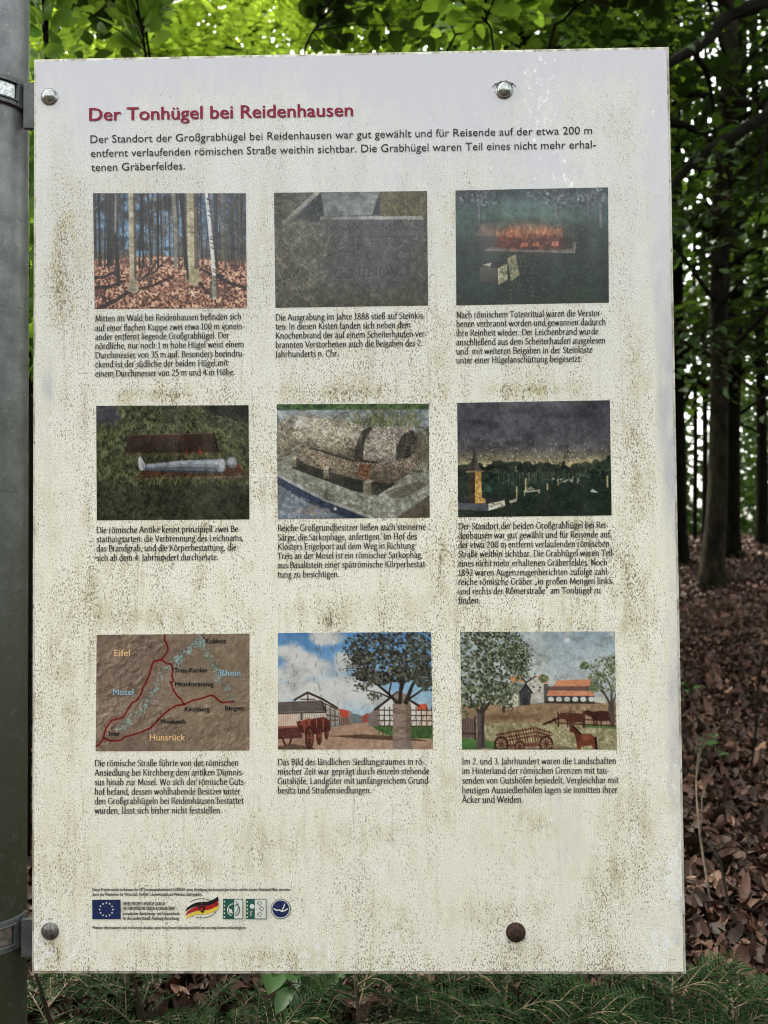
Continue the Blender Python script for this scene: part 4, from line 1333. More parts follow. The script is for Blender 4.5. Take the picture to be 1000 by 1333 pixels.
def pic_sarcophagus():
    c = Cv((128, 124, 116), 5)
    c.grad([(0, (44, 66, 40)), (.045, (46, 64, 42)), (.06, (150, 160, 172)), (.2, (146, 152, 160)), (.3, (124, 120, 112)), (1, (120, 118, 110))])
    c.blend((c.V < .055) * sstep(.4, .6, c.noise(40, 40, 1)), (70, 104, 56))
    c.blend((c.V > .2) * sstep(.4, .65, c.noise(40, 30, 2, 3)), (92, 88, 80))
    # slab and paving
    c.poly([(0, .50), (.15, .47), (1, .62), (1, .80), (.78, 1), (.62, 1), (0, .62)], (138, 138, 130))
    c.blend(((c.V > .5)) * sstep(.45, .65, c.noise(60, 44, 3, 2)) * .6, (104, 104, 92))
    c.blend(((c.V > .45)) * sstep(.58, .72, c.noise(60, 44, 4, 2)) * .6, (176, 174, 162))
    c.poly([(0, .62), (.34, .86), (.58, .995), (.58, 1.02), (.46, 1.02), (.2, .86), (0, .70)], (58, 66, 84))
    c.line([(0, .615), (.3, .83), (.62, .99)], .018, (160, 162, 160), .9)
    c.poly([(0, .70), (.2, .86), (.46, 1.0), (0, 1)], (110, 120, 134))
    c.blend(((c.V - .70) > c.U * .66) * sstep(.45, .65, c.noise(50, 40, 5, 3)) * .7, (148, 150, 154))
    c.blend(np.exp(-((c.U - .24) / .10) ** 2 - ((c.V - .93) / .05) ** 2) * sstep(.4, .6, c.noise(60, 60, 6, 2)), (150, 132, 116))
    c.ell(.38, .915, .010, .014, (204, 208, 210))
    c.poly([(.80, .98), (1, .80), (1, 1), (.78, 1)], (92, 84, 74))
    # dry brush left and grass behind right
    c.blades(420, (0, .5), (.16, .46), (.06, .16), [(150, 140, 116), (104, 92, 74), (184, 176, 154), (84, 76, 62)], .005, .7, 1.)
    c.blades(260, (.5, .94), (.16, .24), (.08, .22), [(118, 124, 92), (90, 88, 64), (138, 128, 104), (74, 84, 58)], .005, .7, .5)
    c.blades(140, (.9, 1), (.3, .6), (.06, .16), [(120, 112, 96), (88, 82, 70)], .005, .7, .6)

    def rough(pts, base, hi, lo, k):
        msk = Cv((0, 0, 0), 0)
        msk.poly(pts, (1, 1, 1))
        m = msk.a[..., 0]
        c.blend(m, base)
        nn = c.noise(120, 90, k, 2)
        n3 = c.noise(24, 18, k + 40, 3)
        c.blend(m * sstep(.5, .66, nn) * .75, hi)
        c.blend(m * sstep(.48, .34, nn) * .75, lo)
        c.blend(m * sstep(.5, .7, n3) * .35, lo)
        return m
    dark = (50, 46, 42)
    c.poly([(.14, .47), (.60, .62), (.78, .70), (.66, .80), (.5, .76), (.1, .56)], (42, 40, 38), .85)      # shade under the coffin
    m = rough([(.19, .38), (.28, .39), (.57, .51), (.74, .52), (.90, .46), (.91, .56), (.84, .64), (.74, .70), (.56, .67), (.36, .60), (.20, .53), (.13, .47)], (132, 120, 106), (176, 162, 144), (88, 78, 68), 11)
    c.blend(m * sstep(.5, .66, c.V) * .5, (72, 64, 56))
    m = rough([(.12, .17), (.16, .11), (.30, .13), (.50, .17), (.60, .21), (.56, .34), (.50, .49), (.38, .45), (.20, .38), (.10, .27)], (160, 150, 134), (206, 198, 182), (108, 100, 88), 12)
    c.blend(m * sstep(.25, .46, c.V - .10 * c.U) * .75, (74, 67, 58))
    c.blend(m * np.exp(-((c.U - .16) / .05) ** 2 - ((c.V - .15) / .04) ** 2) * .8, (214, 212, 206))
    c.poly([(.555, .24), (.60, .205), (.63, .207), (.590, .29), (.572, .50), (.505, .485), (.515, .38)], (64, 60, 55))
    c.poly([(.60, .21), (.635, .205), (.60, .28), (.585, .40), (.575, .36)], (86, 80, 72), .8)
    c.blend(np.exp(-((c.V - .20 - .22 * np.clip(c.U - .2, 0, 1)) / .06) ** 2) * (c.U < .56) * (c.U > .12) * .30, (222, 216, 204))
    m = rough([(.635, .205), (.80, .20), (.79, .30), (.80, .48), (.70, .52), (.565, .49), (.575, .33)], (160, 152, 142), (206, 200, 190), (106, 98, 90), 13)
    c.blend(m * sstep(.38, .5, c.V) * .4, (84, 78, 70))
    rough([(.80, .21), (.88, .21), (.925, .30), (.915, .42), (.86, .47), (.78, .50), (.78, .40)], (72, 68, 64), (110, 104, 98), (44, 42, 40), 14)
    rough([(.79, .205), (.87, .20), (.89, .225), (.82, .28), (.78, .40), (.775, .30)], (150, 144, 134), (190, 184, 172), (110, 104, 96), 15)
    c.line([(.22, .385), (.36, .44), (.49, .495), (.66, .515)], .010, dark, .9)
    rough([(.54, .53), (.62, .53), (.60, .66), (.53, .62)], (112, 80, 64), (146, 110, 90), (76, 56, 46), 16)
    for x, y, w, h in ((.095, .475, .045, .075), (.305, .565, .05, .085), (.565, .685, .075, .11)):
        c.poly([(x, y), (x + w, y - .01), (x + w, y + h), (x, y + h)], (124, 116, 104))
        c.poly([(x, y), (x + w * .5, y - .025), (x + w, y - .01), (x + w * .6, y + .01)], (160, 154, 142))
        c.poly([(x + w * .7, y), (x + w, y - .01), (x + w, y + h), (x + w * .7, y + h)], (72, 66, 60))
    c.poly([(.70, .77), (.93, .68), (.99, .72), (.82, .83), (.74, .82)], (104, 98, 90))
    return c.rgb(.34)


def pic_plain():
    c = Cv((60, 58, 66), 6)
    c.grad([(0, (84, 82, 90)), (.12, (74, 72, 82)), (.28, (86, 84, 92)), (.40, (96, 94, 98)), (.50, (138, 130, 112)), (.56, (206, 192, 150)), (.6, (150, 146, 120)), (.62, (40, 50, 46)), (1, (36, 46, 42))])
    n = c.noise(4, 9, 1, 3)
    c.blend(sstep(.5, .72, n) * (c.V < .5) * .55, (58, 54, 64))
    c.blend(sstep(.55, .75, c.noise(3, 8, 2, 3)) * (c.V < .45) * .4, (112, 108, 116))
    for k in range(460):                                     # dark flecks, thickening to the horizon
        y = .58 - abs(c.r.gauss(0, .16))
        c.ell(c.r.random(), y, c.r.uniform(.002, .006), c.r.uniform(.003, .010), c.r.choice([(52, 50, 42), (66, 62, 52), (214, 204, 170)]), .6 * min(1, max(.1, y * 2)), .4)
    for k in range(260):                                     # bushy skyline
        x = c.r.random()
        c.ell(x, .60 + c.r.gauss(0, .02) - .03 * math.exp(-((x - .3) / .2) ** 2) - .05 * sstep(.85, 1, x), c.r.uniform(.008, .03), c.r.uniform(.012, .035), c.r.choice([(34, 40, 36), (46, 54, 46), (28, 34, 32), (58, 66, 54)]), .8)
    c.poly([(0, .64), (1, .64), (1, 1), (0, 1)], (36, 50, 44), 1, (38, 46, 42))
    c.crown([(.12, .66, .14, .06), (.4, .66, .2, .06), (.7, .65, .2, .05), (.95, .64, .08, .06)], 380, [(44, 56, 48), (60, 72, 60), (30, 40, 36)], (.006, .014), .7)
    for k in range(34):
        x = c.r.uniform(.26, .8)
        c.line([(x, .62), (x, .68 + c.r.random() * .05)], .004, (112, 112, 100), .6)
    c.blend((c.V > .68) * sstep(.45, .7, c.noise(26, 20, 4, 3)) * .4, (54, 66, 58))
    c.poly([(.16, .78), (.20, .715), (.225, .755), (.22, .78)], (58, 84, 74), .9)
    # the row of grave posts
    for x, y0, y1, w in ((.385, .745, .84, .010), (.435, .775, .82, .008), (.445, .675, .775, .014), (.585, .72, .77, .010), (.655, .68, .73, .008), (.53, .77, .795, .01), (.975, .66, .75, .012)):
        c.line([(x, y0), (x, y1)], w, (190, 178, 142), .9)
        c.line([(x + w * .4, y0), (x + w * .4, y1)], w * .4, (110, 104, 84), .9)
    c.line([(.44, .785), (.53, .775)], .010, (176, 172, 154), .9)
    c.poly([(.45, .77), (.475, .735), (.505, .765)], (128, 132, 120))
    for k in range(24):
        c.ell(c.r.uniform(.62, .80), c.r.uniform(.665, .715), .006, .006, (176, 174, 160), .8)
    c.poly([(.86, .795), (.875, .765), (.885, .775), (.915, .80)], (206, 208, 200))
    c.poly([(.33, .855), (.385, .835), (.385, .865), (.34, .885)], (186, 180, 160))
    # the tower tomb
    c.poly([(0, .885), (.24, .895), (.38, .845), (.2, .825), (0, .82)], (52, 54, 56))
    c.poly([(0, .875), (.20, .885), (.20, .95), (0, .93)], (98, 102, 112), .8)
    c.poly([(.20, .885), (.305, .855), (.308, .905), (.20, .945)], (214, 208, 186))
    for k in range(20):
        c.ell(c.r.uniform(.21, .30), c.r.uniform(.875, .92), .008, .006, (120, 116, 102), .7)
    c.poly([(.07, .60), (.115, .60), (.115, .875), (.06, .87)], (66, 56, 50))
    c.poly([(.115, .60), (.155, .60), (.155, .83), (.18, .845), (.18, .88), (.112, .88)], (196, 156, 96))
    for k in range(46):
        c.ell(c.r.uniform(.118, .155), c.r.uniform(.62, .86), .007, .006, c.r.choice([(226, 190, 128), (140, 106, 66), (176, 136, 84)]), .8)
    c.poly([(.055, .60), (.075, .565), (.095, .50), (.110, .43), (.125, .50), (.145, .565), (.165, .60)], (64, 58, 56))
    c.poly([(.110, .43), (.125, .50), (.145, .565), (.165, .60), (.115, .60)], (90, 82, 76))
    c.line([(.110, .44), (.110, .40)], .008, (52, 48, 46))
    c.line([(.06, .605), (.168, .60)], .010, (150, 132, 104))
    return c.rgb(.20)


def pic_map():
    c = Cv((126, 110, 99), 7)
    n1, n2 = c.noise(30, 24, 1, 4), c.noise(7, 6, 2, 3)
    c.blend(sstep(.3, .7, n2), (138, 122, 110))
    g = np.gradient(n1)
    rel = (g[0] + g[1]) * 26
    msk = .25 + .75 * sstep(.4, .65, c.noise(5, 4, 3, 2))
    c.a += (rel * msk * 10)[..., None]
    c.blend(sstep(.58, .75, c.noise(60, 46, 4, 2)) * .35, (92, 78, 66))
    c.blend(sstep(.6, .8, c.U + c.V * .3) * .3, (146, 132, 106))
    for pts, w in (([(.70, .0), (.69, .08), (.72, .14), (.74, .22), (.78, .30), (.80, .38), (.85, .47), (.88, .57)], .030),
                   ([(.68, .05), (.62, .12), (.55, .20), (.52, .24)], .022),
                   ([(.48, .28), (.44, .33), (.40, .42), (.37, .52), (.33, .60), (.27, .66), (.22, .74), (.18, .78), (.10, .84)], .022)):
        for k in range(90):
            t = c.r.random() * (len(pts) - 1)
            i = int(t)
            x = pts[i][0] + (pts[i + 1][0] - pts[i][0]) * (t - i) + c.r.gauss(0, w * .55)
            y = pts[i][1] + (pts[i + 1][1] - pts[i][1]) * (t - i) + c.r.gauss(0, w * .7)
            c.line([(x, y), (x + c.r.gauss(0, .016), y + c.r.gauss(0, .022))], c.r.uniform(.004, .010), c.r.choice([(140, 172, 170), (118, 146, 144), (164, 190, 186), (92, 96, 88)]), .7)
    red, halo = (104, 24, 28), (176, 132, 116)
    roads = ([(.447, 0), (.445, .05), (.465, .10), (.468, .14), (.445, .19), (.425, .22), (.375, .235), (.36, .28), (.35, .34), (.32, .43), (.305, .455), (.30, .50), (.27, .56), (.235, .59), (.205, .65), (.18, .71), (.105, .735), (.07, .80), (.055, .86), (.045, .905), (.02, .945), (0, .955)],
             [(.425, .22), (.455, .25), (.49, .26), (.50, .31), (.495, .36), (.505, .40), (.49, .42), (.505, .48), (.53, .53), (.555, .56), (.575, .605), (.53, .61), (.48, .645), (.43, .70), (.39, .755), (.36, .80), (.30, .835), (.24, .86), (.19, .875), (.165, .905), (.10, .91), (.055, .885)],
             [(.575, .605), (.63, .57), (.68, .555), (.72, .54), (.745, .525), (.77, .535), (.80, .575), (.825, .59), (.86, .585), (.895, .58)])
    for w, col in ((.019, halo), (.0125, red)):
        for r in roads:
            c.line(r, w, col, .95 if col is red else .5)
    for x, y in ((.058, .885), (.575, .60), (.405, .735), (.485, .41), (.502, .30), (.70, .035), (.895, .58), (.105, .80)):
        c.ell(x, y, .006, .008, (40, 24, 22))
    return c.rgb(.16)


def sky_clouds(c, lo, hi, ymax, seed):
    c.grad([(0, lo), (ymax, hi), (1, hi)])
    n = c.noise(5, 6, seed, 5)
    c.blend(sstep(.46, .62, n) * (c.V < ymax + .05) * .95, (206, 206, 204))
    c.blend(sstep(.58, .74, n) * (c.V < ymax + .05) * .6, (164, 166, 170))


def pic_village():
    c = Cv((150, 170, 190), 8)
    c.grad([(0, (88, 134, 182)), (.4, (128, 168, 204)), (.7, (170, 190, 206)), (1, (170, 190, 206))])
    for x, y, r in ((.05, .16, .10), (.15, .2, .09), (.2, .32, .13), (.08, .36, .12), (.3, .1 - .06, .09), (.44, .27, .10), (.36, .52, .16), (.5, .46, .12), (.22, .48, .12), (.6, .55, .12), (.05, .5, .12), (.32, .02, .1)):
        for k in range(26):
            a, q = c.r.uniform(0, 6.283), c.r.random()
            v = c.r.uniform(176, 226)
            c.ell(x + r * q * math.cos(a), y + r * .7 * q * math.sin(a), r * .34, r * .34, (v, v, v - 2), .5, .8)
    c.blend(sstep(.5, .7, c.noise(9, 8, 2, 4)) * (c.V < .7) * .25, (140, 144, 150))
    for k in range(60):                                      # dirt runs over the sky
        x, y = c.r.choice([.11, .26, .38, .63]) + c.r.gauss(0, .02), c.r.uniform(.02, .6)
        c.line([(x, y), (x, y + .03)], .006, (104, 100, 78), .5)
    # road and ground
    c.poly([(0, .86), (.38, .80), (.5, .775), (.58, .775), (.66, .83), (1, .90), (1, 1), (0, 1)], (168, 140, 120))
    c.blend((c.V > .78) * sstep(.45, .65, c.noise(40, 40, 3, 3)) * .5, (136, 110, 94))
    c.poly([(.60, .80), (1, .80), (1, .91), (.76, .90), (.68, .86)], (74, 104, 62), 1, (52, 78, 46))
    c.blades(140, (.64, 1), (.84, .92), (.02, .04), [(96, 128, 80), (48, 70, 42)], .005, .7, .5)
    c.poly([(.34, .885), (.55, .87), (.78, .89), (.98, .93), (.76, .925), (.5, .905)], (72, 54, 46), .8)
    # left houses
    c.poly([(.115, .575), (.195, .515), (.29, .57), (.39, .65), (.39, .78), (.12, .78)], (214, 210, 200))
    c.line([(.11, .575), (.195, .513), (.29, .57), (.385, .645)], .014, (58, 50, 46))
    for p in ([(.195, .52), (.195, .62)], [(.15, .57), (.24, .57)], [(.29, .60), (.39, .66)], [(.31, .62), (.31, .8)], [(.34, .64), (.34, .8)], [(.37, .66), (.37, .8)], [(.29, .70), (.39, .72)], [(.30, .75), (.39, .75)]):
        c.line(p, .008, (64, 52, 46))
    c.poly([(.29, .62), (.39, .655), (.40, .80), (.30, .82)], (108, 98, 94), .55)
    c.poly([(0, .595), (.275, .578), (.30, .675), (0, .68)], (102, 94, 90))
    for k in range(9):
        c.line([(0, .60 + k * .009), (.28 + k * .002, .585 + k * .0105)], .003, (70, 64, 62), .7)
    c.poly([(0, .685), (.31, .68), (.31, .80), (0, .80)], (206, 196, 182))
    for k in range(26):
        x = .012 * k
        c.line([(x, .70), (x + .004, .80)], .004, (178, 96, 76) if x < .13 else (92, 76, 66), .7)
    c.line([(0, .69), (.31, .682)], .010, (70, 56, 48))
    c.line([(.155, .69), (.155, .74)], .012, (66, 52, 46))
    c.poly([(.275, .578), (.30, .675), (.32, .67), (.29, .585)], (66, 58, 54))
    c.poly([(.39, .65), (.47, .67), (.49, .70), (.47, .785), (.40, .80)], (150, 120, 108))
    c.poly([(.40, .652), (.455, .67), (.455, .73), (.41, .72)], (176, 74, 60))
    for k in range(7):
        x = .40 + k * .012
        c.line([(x, .73), (x, .79)], .005, (62, 50, 46), .9)
    c.poly([(.47, .69), (.53, .705), (.55, .72), (.55, .775), (.47, .78)], (110, 118, 122))
    c.poly([(.54, .72), (.575, .69), (.61, .70), (.61, .77), (.55, .775)], (150, 84, 74))
    # right house, half-timbered
    c.poly([(.585, .71), (.65, .625), (.66, .80), (.585, .80)], (122, 110, 106))
    c.poly([(.65, .62), (.775, .52), (.90, .62), (.90, .80), (.65, .80)], (222, 218, 206))
    c.poly([(.90, .62), (.96, .61), (.975, .67), (.90, .675)], (196, 92, 70))
    c.poly([(.905, .675), (1, .67), (1, .80), (.905, .80)], (206, 190, 172))
    for k in range(4):
        y = .665 + k * .045
        c.line([(.65, y), (1, y + .004)], .007, (70, 56, 48))
    for k in range(11):
        x = .655 + k * .034
        c.line([(x, .64), (x, .80)], .006, (70, 56, 48))
    for k in range(7):
        c.line([(.66 + k * .05, .80), (.69 + k * .05, .72)], .005, (96, 74, 62), .8)
    c.line([(.63, .66), (.775, .515), (.91, .63)], .016, (60, 52, 48))
    # tree
    c.line([(.80, 1.02), (.80, .85), (.795, .58)], .125, (140, 124, 112), 1, .10)
    c.blend((np.abs(c.U - .80) < .058) * (c.V > .57) * sstep(.45, .65, c.noise(30, 60, 6, 2)) * .6, (104, 90, 80))
    c.line([(.845, 1.0), (.845, .6)], .03, (92, 80, 72), .6)
    c.poly([(.74, .93), (.86, .93), (.88, 1), (.74, 1)], (128, 118, 112), .7)
    dk = (46, 42, 40)
    for p, w in (([(.77, .60), (.72, .53), (.62, .42), (.56, .34)], .022), ([(.79, .60), (.80, .42), (.72, .28)], .026), ([(.83, .60), (.87, .46), (.94, .30)], .030), ([(.84, .58), (.93, .50), (1, .40)], .016), ([(.76, .58), (.66, .52), (.58, .50)], .012), ([(.80, .5), (.84, .3), (.82, .15)], .02), ([(.72, .53), (.74, .4), (.66, .3)], .012)):
        c.line(p, w, dk, 1, w * .35)
    blobs = [(.62, .12, .15, .12), (.80, .12, .18, .14), (.93, .12, .12, .16), (.70, .26, .16, .10), (.88, .28, .14, .12), (.58, .36, .09, .06), (.95, .38, .07, .10), (.55, .22, .07, .06), (.66, .40, .08, .05), (.80, .36, .10, .07)]
    c.crown(blobs, 1900, [(62, 64, 58), (46, 48, 44), (84, 86, 76), (104, 106, 94), (36, 38, 36)], (.006, .012), .85)
    c.crown([(.56, .46, .06, .03), (.62, .55, .05, .03), (.96, .47, .05, .04), (.5, .08, .06, .05), (.45, .16, .04, .04)], 110, [(58, 60, 52), (84, 86, 74)], (.005, .010), .85)
    for k in range(240):
        a = c.r.uniform(2.2, 4.6)
        x, y = .72 + .23 * math.cos(a) + c.r.gauss(0, .03), .24 + .24 * math.sin(a) + c.r.gauss(0, .05)
        c.line([(x, y), (x + c.r.gauss(0, .02), y + c.r.gauss(0, .02))], .003, (62, 58, 54), .7)
        c.ell(x, y, .005, .006, c.r.choice([(58, 60, 52), (88, 90, 78), (40, 40, 38)]), .8)
    # wagon
    br, bd = (100, 52, 46), (62, 34, 32)
    c.poly([(0, .82), (.15, .80), (.16, .90), (0, .91)], (86, 50, 46))
    c.line([(0, .81), (.15, .80)], .012, (150, 96, 84))
    c.poly([(.12, .76), (.30, .72), (.34, .76), (.34, .84), (.20, .88), (.14, .84)], br, 1, bd)
    c.poly([(.13, .77), (.21, .725), (.20, .83)], (142, 74, 64))
    for k in range(9):
        c.line([(.14 + k * .022, .76 - k * .003), (.155 + k * .02, .86 - k * .004)], .006, (150, 86, 74) if k % 2 else (74, 36, 34))
    for x, y, rx, ry in ((.205, .90, .028, .10), (.268, .88, .020, .08), (.315, .86, .014, .055)):
        c.ell(x, y, rx, ry, (58, 30, 28), 1, .12)
        c.ell(x + .002, y, rx * .68, ry * .78, (140, 100, 84), 1, .12)
        for k in range(6):
            a = k * math.pi / 6 + .3
            c.line([(x + rx * .7 * math.cos(a), y + ry * .8 * math.sin(a)), (x - rx * .7 * math.cos(a), y - ry * .8 * math.sin(a))], .006, (76, 36, 34))
        c.ell(x, y, rx * .3, ry * .22, (120, 60, 52))
    c.poly([(0, .97), (.10, .95), (.24, .985), (.24, 1), (0, 1)], (66, 50, 46), .7)
    c.line([(.03, .90), (.05, .96)], .012, bd)
    c.line([(.09, .90), (.075, .96)], .012, bd)
    return c.rgb(.14)


def pic_farm():
    c = Cv((150, 170, 180), 9)
    c.grad([(0, (146, 164, 174)), (.2, (162, 174, 180)), (.42, (176, 184, 186)), (1, (176, 180, 178))])
    n = c.noise(6, 6, 1, 5)
    c.blend(sstep(.45, .62, n) * (c.V < .5) * .6, (196, 198, 194))
    c.blend(sstep(.55, .75, c.noise(16, 18, 2, 4)) * (c.V < .5) * .45, (112, 116, 112))
    c.ell(.69, .075, .018, .022, (226, 226, 222), .8)
    c.poly([(0, .62), (1, .60), (1, 1), (0, 1)], (152, 126, 100))
    c.blend((c.V > .6) * sstep(.45, .65, c.noise(44, 40, 3, 3)) * .5, (116, 94, 74))
    c.blend((c.V > .6) * sstep(.55, .72, c.noise(50, 44, 4, 3)) * .5, (186, 160, 130))
    # bright track and pale field across the middle
    c.poly([(.14, .77), (.5, .775), (1, .815), (1, 1), (.68, 1), (.5, .96), (.14, .94)], (160, 152, 118))
    c.blend((c.V > .77) * (c.U > .14) * sstep(.45, .62, c.noise(60, 46, 5, 3)) * .7, (118, 110, 80))
    c.blend((c.V > .77) * (c.U > .14) * sstep(.58, .72, c.noise(60, 46, 6, 3)) * .7, (200, 194, 162))
    c.blend(np.exp(-((c.U - .32) / .2) ** 2 - ((c.V - .72) / .03) ** 2) * .5, (82, 62, 50))
    # houses
    wl, dk = (196, 192, 182), (64, 66, 72)
    c.poly([(.425, .43), (.49, .38), (.555, .44), (.555, .59), (.44, .60)], wl)
    c.blend(((c.U > .43) & (c.U < .555) & (c.V > .43) & (c.V < .6)) * sstep(.5, .7, c.noise(40, 40, 7, 2)) * .5, (150, 146, 134))
    c.line([(.42, .435), (.485, .38)], .010, (74, 66, 62))
    c.poly([(.485, .378), (.53, .385), (.57, .44), (.54, .44)], (206, 124, 84))
    c.poly([(.535, .445), (.565, .445), (.565, .59), (.535, .59)], (96, 92, 92))
    for x, y in ((.47, .47), (.51, .475), (.505, .50)):
        c.ell(x, y, .007, .010, (84, 82, 80))
    c.poly([(.31, .385), (.39, .375), (.42, .43), (.33, .43)], (208, 138, 92))
    c.line([(.39, .378), (.42, .43)], .010, (62, 58, 58))
    c.poly([(.26, .52), (.375, .52), (.375, .635), (.26, .64)], (188, 186, 170))
    c.poly([(.29, .525), (.33, .43), (.425, .445), (.38, .525)], (132, 138, 122))
    c.poly([(.378, .53), (.42, .45), (.455, .515), (.445, .62), (.38, .63)], dk)
    c.line([(.375, .53), (.42, .448), (.46, .52)], .012, (48, 50, 56))
    c.poly([(.398, .555), (.43, .55), (.43, .62), (.40, .625)], (48, 50, 58))
    c.line([(.275, .56), (.275, .68)], .018, (66, 50, 44))
    c.line([(.375, .53), (.375, .64)], .010, (120, 112, 100))
    c.poly([(.59, .465), (.625, .415), (.835, .405), (.855, .465)], (208, 140, 106))
    c.poly([(.565, .465), (.86, .465), (.86, .51), (.56, .50)], (112, 84, 78))
    c.poly([(.555, .545), (.565, .50), (.855, .505), (.86, .545)], (210, 140, 108))
    for k in range(18):
        c.line([(.57 + k * .016, .50), (.565 + k * .0165, .545)], .003, (196, 120, 88), .4)
        c.line([(.628 + k * .0115, .415), (.60 + k * .0145, .465)], .003, (196, 120, 88), .4)
    c.poly([(.54, .545), (.86, .545), (.855, .60), (.54, .595)], (78, 72, 76))
    for k in range(6):
        x = .58 + k * .052
        c.ell(x, .575, .019, .022, (206, 206, 200), 1, .15)
        c.line([(x + .026, .55), (x + .026, .60)], .006, (60, 52, 52))
    c.line([(.54, .60), (.86, .605)], .012, (58, 50, 48))
    c.poly([(.86, .55), (.93, .56), (.93, .61), (.86, .60)], (190, 190, 180))
    c.crown([(.535, .40, .03, .03)], 60, [(122, 128, 92), (92, 98, 70)], (.006, .01), .8)
    # rails and cattle
    c.poly([(.78, .785), (1, .80), (1, .825), (.78, .81)], (86, 116, 72))
    for y in (.69, .735, .775):
        c.line([(.62, y), (1, y + .025)], .008, (70, 46, 40), .9)
    for x in (.625, .70, .785, .90, .98):
        c.line([(x, .68), (x, .80)], .010, (70, 46, 40), .9)

    def cow(x, y, s_, col):
        c.poly([(x - .10 * s_, y - .05 * s_), (x + .02 * s_, y - .065 * s_), (x + .12 * s_, y - .055 * s_), (x + .135 * s_, y + .02 * s_), (x + .12 * s_, y + .05 * s_), (x - .02 * s_, y + .065 * s_), (x - .08 * s_, y + .04 * s_)], col)
        c.poly([(x - .155 * s_, y - .065 * s_), (x - .12 * s_, y - .08 * s_), (x - .07 * s_, y - .05 * s_), (x - .08 * s_, y + .02 * s_), (x - .13 * s_, y - .01 * s_), (x - .16 * s_, y - .03 * s_)], col)
        for lx in (-.065, -.04, .10, .118):
            c.line([(x + lx * s_, y), (x + (lx + .004) * s_, y + .125 * s_)], .013 * s_, np.array(col) * .85)
        c.line([(x - .145 * s_, y - .07 * s_), (x - .155 * s_, y - .10 * s_)], .006, (180, 170, 150))
    cow(.722, .735, .60, (84, 50, 42))
    cow(.895, .715, .66, (64, 36, 32))
    c.line([(.53, .785), (.58, .76), (.63, .735)], .012, (52, 32, 30))
    c.line([(.57, .775), (.60, .735), (.61, .775)], .009, (52, 32, 30))
    # horse
    hc = (112, 62, 44)
    c.poly([(.735, .90), (.76, .865), (.84, .87), (.866, .91), (.868, 1.0), (.848, 1.0), (.838, .965), (.77, .97), (.765, 1.), (.745, 1.), (.74, .95)], hc)
    c.poly([(.70, .80), (.722, .80), (.765, .86), (.775, .92), (.74, .93), (.728, .865), (.712, .855), (.694, .85)], (92, 50, 38))
    c.line([(.715, .795), (.765, .865)], .012, (40, 24, 22))
    c.line([(.862, .90), (.868, .99)], .016, (36, 22, 22))
    c.ell(.80, .90, .03, .02, (150, 92, 68), .6, .7)
    # grass, fence and tree left
    c.poly([(0, .90), (.14, .915), (.24, .94), (.22, .985), (0, 1)], (92, 132, 78), 1, (70, 104, 60))
    c.poly([(0, .74), (.085, .73), (.085, .90), (0, .895)], (120, 104, 98))
    for k in range(8):
        c.line([(.005 + k * .011, .735), (.005 + k * .011, .90)], .004, (76, 62, 58))
    c.line([(0, .86), (.09, .865)], .012, (70, 54, 50))
    c.line([(.088, .72), (.088, .91)], .012, (70, 58, 54))
    c.poly([(.10, .66), (.155, .66), (.145, .85), (.155, .96), (.165, .99), (.09, .99), (.105, .9)], (92, 84, 84))
    c.line([(.14, .66), (.135, .97)], .020, (60, 54, 56), .8)
    for p, w in (([(.115, .68), (.06, .58), (.02, .48)], .02), ([(.13, .68), (.16, .5), (.12, .3)], .026), ([(.14, .68), (.22, .54), (.30, .42)], .022), ([(.13, .6), (.24, .45), (.33, .28)], .014)):
        c.line(p, w, (62, 56, 54), 1, w * .3)
    cols = [(84, 92, 72), (62, 70, 54), (112, 120, 98), (134, 142, 118), (48, 54, 44)]
    c.crown([(.10, .12, .14, .16), (.26, .10, .14, .14), (.10, .36, .13, .16), (.26, .32, .15, .16), (.36, .22, .08, .12), (.08, .55, .10, .10), (.24, .52, .10, .10)], 1900, cols, (.006, .011), .85)
    c.crown([(.42, .18, .05, .10), (.40, .34, .05, .08), (.02, .68, .03, .06), (.3, .62, .04, .03)], 110, cols, (.005, .009), .85)
    for k in range(260):
        a = c.r.uniform(-1.6, 1.3)
        x, y = .20 + .22 * math.cos(a) + c.r.gauss(0, .03), .30 + .32 * math.sin(a) + c.r.gauss(0, .05)
        c.ell(x, y, .005, .006, c.r.choice(cols), .8)
    # right tree
    c.poly([(.955, .60), (.985, .60), (.99, .78), (.965, .77), (.945, .66)], (88, 78, 72))
    for p, w in (([(.965, .63), (.93, .54), (.86, .44), (.83, .36)], .018), ([(.97, .62), (.97, .48), (.92, .34)], .018), ([(.975, .62), (1, .52)], .016), ([(.92, .52), (.90, .42), (.87, .33)], .008)):
        c.line(p, w, (84, 74, 68), 1, w * .3)
    c.crown([(.92, .30, .09, .09), (.95, .42, .08, .10), (.88, .40, .06, .06), (.98, .28, .04, .08), (.86, .48, .04, .03), (.80, .29, .03, .03)], 620, [(120, 132, 100), (94, 106, 78), (146, 154, 124), (70, 80, 60)], (.004, .008), .8)
    # hay wagon
    br = (92, 50, 44)
    for y in (.0, .035, .065):
        c.line([(.225, .875 + y), (.48, .815 + y), (.575, .855 + y * .8)], .009, br)
    for k in range(16):
        x = .235 + k * .016
        c.line([(x, .865 - (x - .225) * .25), (x + .022, .965)], .006, br if k % 3 else (140, 92, 78))
    for k in range(6):
        x = .49 + k * .015
        c.line([(x, .83 + (x - .48) * .3), (x - .018, .945)], .006, br)
    c.poly([(.25, .955), (.50, .94), (.52, .97), (.28, .985)], (108, 70, 60))
